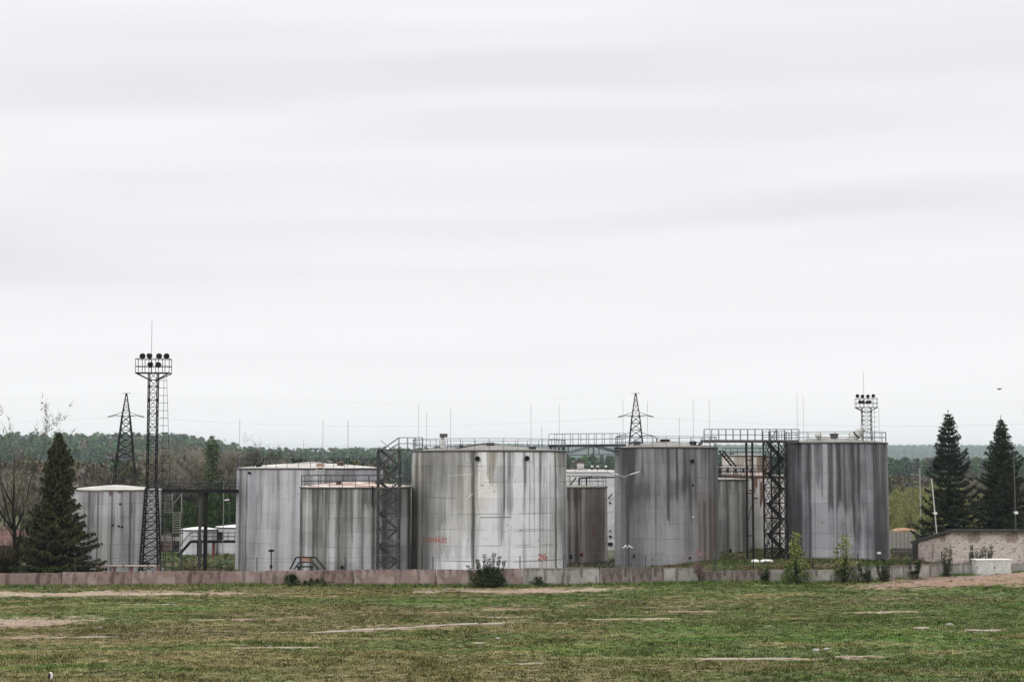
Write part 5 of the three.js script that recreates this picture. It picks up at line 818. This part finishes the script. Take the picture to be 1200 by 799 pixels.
{ // plank fence and scrap at the right
  const g = thing('plank_fence', 'grey weathered plank fence beyond the blackish tank', 'fence', 48.3, -0.3, 199), r = rng(4), ms = ['#8d8a86', '#7f7b77', '#98948e'].map(c => mat(c, 1));
  for (let i = 0; i < 22; i++) box(g, 'plank', -1.8 + i * 0.17, 1.2 + (r() - 0.5) * 0.05, 0, 0.145, 2.4 + (r() - 0.5) * 0.1, 0.03, ms[i % 3]); for (const y of [0.5, 1.7]) box(g, 'cross_rail', 0, y, -0.05, 3.7, 0.1, 0.06, ms[1]);
  const s = thing('timber_stack', 'dark stack of old timbers beside the plank fence', 'timber', 46.3, -0.25, 186), sm = ['#3d3a38', '#4b4743', '#595652'].map(c => mat(c, 1)); for (let i = 0; i < 14; i++) { const b = box(s, 'timber', (r() - 0.5) * 0.5, 0.12 + Math.floor(i / 4) * 0.24, ((i % 4) - 1.5) * 0.3, 2.6 + r() * 0.6, 0.2, 0.22, sm[i % 3]); b.rotation.y = (r() - 0.5) * 0.12; }
  const so = new Soup(), q = rng(17); const hg = new THREE.SphereGeometry(1, 26, 14, 0, 6.2832, 0, Math.PI / 2), hp = hg.attributes.position; for (let i = 0; i < hp.count; i++) { const k = 0.75 + 0.5 * fbm(hp.getX(i) * 2.3 + 5, hp.getZ(i) * 2.3 + hp.getY(i) * 2, 3); hp.setXYZ(i, hp.getX(i) * 2.1 * k, hp.getY(i) * 0.95 * k, hp.getZ(i) * 1.6 * k); } hg.computeVertexNormals();
  const heap = shade(new THREE.Mesh(hg, new THREE.MeshStandardMaterial({ map: grainMap([168, 144, 112], [140, 98, 74], 81, 10, 10), roughness: 1 }))); heap.name = 'sand_heap'; heap.scale.set(0.8, 0.5, 0.8); heap.position.set(56.4, 0.9, -229); tag(heap, 'orange sand heap in the scrub beyond the plank fence', 'heap'); scene.add(heap);
}
// lamp posts
function pole(label, x, y, depth, H, lean, o = {}) {
  const g = thing('lamp_post', label, 'lamp post', x, y, depth), m = o.m || M.pale; rod(g, 'pole', [0, 0, 0], [lean, H, 0], o.w || 0.13, m);
  if (o.head) { box(g, 'arm', lean - 0.15, H, 0.1, 0.5, 0.07, 0.07, m); const h = box(g, 'lamp_head', lean - 0.3, H + 0.03, 0.2, 0.55, 0.14, 0.26, o.hm || m); h.rotation.z = 0.15; }
  if (o.box) { box(g, 'switch_box', lean * o.box / H + 0.02, o.box, 0.14, 0.34, 0.3, 0.2, M.white); bar(g, 'bracket', [lean * o.box / H - 0.3, o.box + 0.05, 0.1], [lean * o.box / H, o.box + 0.05, 0.1], 0.06, M.white); }
  return g;
}
pole('leaning pale lamp post with a white box rising behind the brick shed roof', 48.9, 0, 182, 8.9, -0.65, { box: 4.9, w: 0.14 });
pole('tall dark lamp post with a white box before the broad spruce', 56.6, 0, 177.5, 12.0, -0.5, { box: 5.1, head: true, w: 0.16, m: M.steel });
pole('grey far pole standing in the scrub beyond the blackish tank', 61.9, 0, 240, 10.0, -0.1, { w: 0.2, m: mat('#8f8d8a', 1) });
pole('thin pale lamp post with a white head above the green bushes', -36.6, -0.8, 205, 6.7, 0.05, { head: true, hm: M.white, w: 0.06, m: M.rail });
pole('pale pole next to the stout columns of the dark walkway', -32.4, -0.8, 178, 9.5, 0, { w: 0.09, m: mat('#85837f', 1) });
{
  const g = thing('lamp_post', 'double arm lamp post with raised thin arms before the brown streaked tank', 'lamp post', 10.62, 0.1, 150), m = mat('#9d9c9a', 0.7); rod(g, 'pole', [0, -0.5, 0], [0, 9.15, 0], 0.07, mat('#6f6e6e', 0.8));
  for (const s of [-1, 1]) { const a = sub(g, 'arm'); rod(a, 'tube', [0, 9.15, 0], [s * 0.55, 9.4, 0], 0.07, m); rod(a, 'tube', [s * 0.55, 9.4, 0], [s * 1.45, 9.68, 0], 0.08, M.white); }
  const b = thing('lamp_post', 'low lamp post with two small white heads beside the wall', 'lamp post', 10.7, 0.3, 147); rod(b, 'pole', [0, -0.6, 0], [0, 2.5, 0], 0.05, M.rail); for (const s of [-1, 1]) { const h = box(b, 'lamp_head', s * 0.24, 2.62, 0, 0.34, 0.09, 0.16, M.white); h.rotation.z = -s * 0.75; rod(b, 'neck', [0, 2.45, 0], [s * 0.14, 2.72, 0], 0.05, M.white); rod(b, 'tip', [s * 0.36, 2.5, 0], [s * 0.48, 2.5, 0], 0.08, M.white); }
}
// pipe crossover over the wall
{
  const g = thing('pipe_crossover', 'low crossover of bent black pipe rails behind the wall', 'steps', -18.75, 0.1, 144.7);
  for (const z of [-0.35, 0.35]) { for (const [h, i] of [[1.95, 0], [1.5, 0.28]]) { const a = [-1.45 + i * 1.3, 0.85, z], b = [-0.9 + i, h, z], c = [0.85 - i, h, z], d = [1.75 - i * 2.2, 0.85, z]; rod(g, 'rail', a, b, 0.07, M.black); rod(g, 'rail', b, c, 0.07, M.black); rod(g, 'rail', c, d, 0.07, M.black); } for (const x of [-0.5, 0.4]) rod(g, 'post', [x, 0, z], [x, 1.95, z], 0.06, M.black); }
  box(g, 'tread_plate', -0.1, 1.1, 0, 1.5, 0.08, 0.8, M.black); for (const x of [-0.7, 0.5]) box(g, 'support', x, 0.5, 0, 0.12, 1.15, 0.6, M.steel);
  const b = box(g, 'rust_board', 0.0, 1.72, -0.4, 0.9, 0.3, 0.03, mat('#a77f6b', 0.95));
}
{ // vent pipe at the wide pale tank
  const g = thing('vent_pipe', 'dark breather pipe with a mushroom cap behind the wall', 'pipe', -22.2, -0.5, 146.5); rod(g, 'pipe', [0, 0, 0], [0, 3.0, 0], 0.13, M.steel); const c = part(g, 'cap', lathe([[0.08, -0.1], [0.28, -0.08], [0.28, 0.03], [0.1, 0.12], [0.01, 0.13]], 14), M.black); c.position.y = 3.05; rod(g, 'valve', [-0.1, 1.6, 0], [0.1, 1.6, 0], 0.3, M.black);
}
// low red pillars of the pipe rack by the small tank
for (const [x, d] of [[-38.6, 148.2], [-37.1, 148.4], [-35.6, 148.6], [-33.0, 148.4], [-40.1, 148.1]]) { const g = thing('pipe_pillar', 'stubby red brown concrete pillar behind the wall by the small whitish tank', 'pillar', x, -0.4, d, 0.1, 'pipe pillars by the small tank'); box(g, 'shaft', 0, 0.6, 0, 0.26, 1.3, 0.26, mat('#7a524a', 1)); box(g, 'head', 0, 1.32, 0, 0.42, 0.16, 0.36, mat('#6b4a44', 1)); }
{ const g = thing('ground_pipe', 'pale pipe lying on the red pillars by the small whitish tank', 'pipe', 0, 0, 0); rod(g, 'pipe', [-44, 1.02, -148.1], [-33.2, 1.02, -148.5], 0.17, mat('#a89c92', 0.9)); for (const x of [-41.2, -36.3, -34]) rod(g, 'flange', [x, 1.02, -148.2 - (x + 41) * 0.037], [x + 0.08, 1.02, -148.2 - (x + 41) * 0.037], 0.3, M.rust); }
// white sacks on the bank
{
  const sack = (x, d, sx, label) => { const s = new THREE.SphereGeometry(0.5, 16, 10), p = s.attributes.position; for (let i = 0; i < p.count; i++) { const k = 1 + 0.35 * (fbm(p.getX(i) * 4 + x, p.getZ(i) * 4 + p.getY(i) * 3, 2) - 0.5); p.setXYZ(i, Math.sign(p.getX(i)) * Math.pow(Math.abs(p.getX(i)) * 2, 0.6) * 0.5 * sx * k, Math.max(-0.14, p.getY(i) * 0.4) * k, p.getZ(i) * 0.6 * k); } s.computeVertexNormals(); const m = shade(new THREE.Mesh(s, mat('#d8d6d0', 0.9))); m.name = numbered('white_sack'); m.position.set(x, yardY(x, d) + 0.11, -d); tag(m, label, 'sack', 'white sacks on the bank'); scene.add(m); };
  sack(22.75, 148.8, 0.8, 'rounded white sack on the grass bank beneath the twin columns'); sack(23.8, 148.6, 1.3, 'long flat white sack on the bank next to the rounded sack');
}
// marker stub, slabs and stones on the field
{
  const g = thing('marker_stub', 'short white marker stub with a dark side standing in the grass', 'marker', -23.55, fieldY(-23.55, 81.6) - 0.1, 81.6, 0.3); const c = part(g, 'post', lathe([[0.1, 0], [0.1, 0.3], [0.085, 0.37], [0.05, 0.41], [0.01, 0.42]], 12), M.white); box(g, 'dark_band', -0.07, 0.2, 0.05, 0.1, 0.36, 0.13, M.black);
  const slab = (x, d, w, l, turn, label, c) => { const r = rng(Math.round(x * 10 + d)), s = new THREE.Shape(), n = 9; for (let i = 0; i < n; i++) { const a = i / n * 6.283, q = 0.8 + 0.3 * r(), px = Math.cos(a) * w * q, py = Math.sin(a) * l * q; i ? s.lineTo(px, py) : s.moveTo(px, py); } const e = new THREE.ExtrudeGeometry(s, { depth: 0.14, bevelEnabled: true, bevelSize: 0.02, bevelThickness: 0.02, bevelSegments: 1 }); e.rotateX(-Math.PI / 2); const m = shade(new THREE.Mesh(e, mat(c || '#978d7f', 1))); m.name = numbered('concrete_slab'); m.position.set(x, fieldY(x, d) - 0.1, -d); m.rotation.y = turn; m.rotation.x = 0.05; tag(m, label, 'slab', 'broken concrete slabs in the grass'); scene.add(m); };
  const L = 'broken pale concrete slab lying flat in the grass';
  for (const [x, d, w, l, t] of [[-11.3, 103.4, 1.1, 0.3, 0.35], [-9.4, 104.4, 1.3, 0.3, 0.3], [-7.5, 105.4, 0.8, 0.26, 0.25], [-5.6, 106.4, 1.3, 0.3, 0.35], [-3.4, 107.8, 1.4, 0.3, 0.3], [-1.3, 108.6, 1.0, 0.26, 0.2], [30.3, 104.6, 0.7, 0.35, 0], [31.6, 104.5, 1.0, 0.4, 0.1], [27.2, 106, 0.6, 0.3, 0.1], [19.3, 90.2, 0.75, 0.28, 0], [11.6, 89.6, 1.2, 0.3, 0.05], [14.2, 90.0, 1.5, 0.28, 0.05], [-26, 100.4, 1.4, 0.25, 0], [-2.0, 98, 0.35, 0.25, 0]]) slab(x, d, w, l, t, L);
  const stone = (x, d, s, label) => { const e = new THREE.IcosahedronGeometry(s, 2), p = e.attributes.position; for (let i = 0; i < p.count; i++) { const k = 0.75 + 0.5 * n3(p.getX(i) * 2 / s + x, p.getY(i) * 2 / s, p.getZ(i) * 2 / s); p.setXYZ(i, p.getX(i) * k * 1.3, p.getY(i) * k * 0.55, p.getZ(i) * k); } e.computeVertexNormals(); const m = shade(new THREE.Mesh(e, mat('#918d85', 1))); m.name = numbered('stone'); m.position.set(x, fieldY(x, d) + s * 0.3, -d); tag(m, label, 'stone', 'loose stones on the field'); scene.add(m); };
  for (const [x, d, s] of [[29.6, 107.8, 0.2], [17.8, 93.4, 0.2], [18.5, 93.8, 0.16], [-0.9, 100.6, 0.14], [-27.4, 106.0, 0.15], [10.2, 125, 0.14]]) stone(x, d, s, 'loose grey stone lying in the field');
}
{ // bird
  const g = thing('bird', 'small dark bird flying above the broad spruce', 'bird', 46.4, 17.6, 150, 0.7), m = mat('#3a3a3c', 0.9); const b = part(g, 'body', new THREE.SphereGeometry(0.09, 12, 8), m); b.scale.set(1.9, 0.8, 0.8); for (const s of [-1, 1]) { const sh = new THREE.Shape(); sh.moveTo(-0.1, 0); sh.quadraticCurveTo(0.1, 0.18, -0.04, 0.34); sh.lineTo(-0.12, 0.3); sh.quadraticCurveTo(-0.08, 0.12, -0.16, 0); const e = new THREE.ExtrudeGeometry(sh, { depth: 0.015, bevelEnabled: false }); e.rotateX(s * Math.PI / 2 - s * 0.35); const w = part(g, 'wing', e, m); w.position.set(0.06, 0.02, 0); } const t = part(g, 'tail', new THREE.ConeGeometry(0.06, 0.16, 6), m); t.rotation.z = -Math.PI / 2; t.position.x = -0.2; const h = part(g, 'head', new THREE.SphereGeometry(0.05, 10, 8), m); h.position.set(0.19, 0.02, 0);
}
// ---------------------------------------------------------------- grass
{
  const r = rng(2024), mk = (n, rad, h0, h1, w) => { const s = new Soup(); for (let i = 0; i < n; i++) { const a = r() * 6.283, q = Math.sqrt(r()) * rad, x = Math.cos(a) * q, z = Math.sin(a) * q, h = mix(h0, h1, r()), l = r() * 6.283, b = 0.35 + 0.6 * r(), dx = Math.cos(l) * h * b, dz = Math.sin(l) * h * b, t = r() * 6.283, wx = Math.cos(t) * w, wz = Math.sin(t) * w, g = 0.78 + 0.44 * r(); s.tri([x - wx, 0, z - wz], [x + wx, 0, z + wz], [x + dx, h, z + dz], [g, g, g], norm([dx * 0.7, 1, dz * 0.7])); } return s.geo(); };
  const tufts = [mk(14, 0.16, 0.03, 0.08, 0.014), mk(12, 0.13, 0.05, 0.15, 0.013)];
  const build = (name, label, geo, list) => { const im = shade(new THREE.InstancedMesh(geo, LEAF, list.length)), c = new THREE.Color(); im.name = numbered(name); list.forEach((t, i) => { dummy.position.set(t.x, t.y, -t.d); dummy.rotation.set(0, t.a, 0); dummy.scale.set(t.s, t.s * t.h, t.s); dummy.updateMatrix(); im.setMatrixAt(i, dummy.matrix); im.setColorAt(i, c.setRGB(t.c[0], t.c[1], t.c[2])); }); tag(im, label, 'grass', null, 'stuff'); scene.add(im); };
  const A = [], B = [];
  for (let i = 0; i < 190000; i++) {
    const d = mix(76, 156, Math.pow(r(), 0.9)), x = mix(-0.345, 0.345, r()) * d; if (d > wallD(x) - 0.05) continue;
    const f = fieldColour(x, d); if (r() < f.bare * 1.25) continue;
    const near = sstep(2.2, 0.2, wallD(x) - d), g = (1.0 + 0.1 * f.green) * (0.9 + 0.25 * r()), dry = r() < 0.12, c = dry ? [lin(164), lin(154), lin(114)] : [lin(f.c[0] * g * 1.1), lin(f.c[1] * g * 1.15), lin(f.c[2] * g * 1.06)];
    const tall = near > 0.2 || n2(x / 2.5 + 3, d / 1.6) > 0.72; (tall ? B : A).push({ x, d, y: fieldY(x, d) - 0.01, a: r() * 6.28, s: 0.8 + 0.7 * r(), h: 0.7 + 0.6 * r() + near * 1.2, c });
  }
  build('field_grass', 'short patchy spring grass over the field before the wall', tufts[0], A); build('field_grass', 'taller tufts of grass along the wall and in clumps on the field', tufts[1], B);
  { const peb = new THREE.IcosahedronGeometry(0.04, 0), P = []; for (let i = 0; i < 60000 && P.length < 3200; i++) { const d = mix(78, 152, r()), x = mix(-0.34, 0.34, r()) * d; if (d > wallD(x) - 0.3) continue; if (r() < fieldColour(x, d).bare) P.push([x, d]); }
    const im = shade(new THREE.InstancedMesh(peb, mat('#ffffff', 1), P.length)), c = new THREE.Color(); im.name = 'pebbles'; P.forEach(([x, d], i) => { const s = 0.4 + 1.6 * Math.pow(r(), 3), g = 0.16 + 0.24 * r(); dummy.position.set(x, fieldY(x, d) + 0.01, -d); dummy.rotation.set(r() * 3, r() * 6, r() * 3); dummy.scale.set(s * (1 + r()), s * 0.6, s); dummy.updateMatrix(); im.setMatrixAt(i, dummy.matrix); im.setColorAt(i, c.setRGB(g * 1.05, g * 0.95, g * 0.84)); }); tag(im, 'pebbles and clods scattered over the bare patches of the field', 'pebbles', null, 'stuff'); scene.add(im); }
  const Y = []; for (let i = 0; i < 26000; i++) { const x = mix(-46, 62, r()), d = wallD(x) + 0.4 + Math.pow(r(), 1.6) * 60; if (x < 8 && d < 160 && x > -30) continue; if (d > 172 && x > -25 && x < 25) continue; const q = yardColour(x, d), g = 0.85 + 0.4 * r(); Y.push({ x, d, y: yardY(x, d) - 0.01, a: r() * 6.28, s: 1 + r(), h: 0.7 + 0.8 * r(), c: [lin(q[0] * g), lin(q[1] * g * 1.04), lin(q[2] * g)] }); }
  build('yard_grass', 'grass on the bank and yard behind the wall', tufts[1], Y);
}
renderer.render(scene, camera);
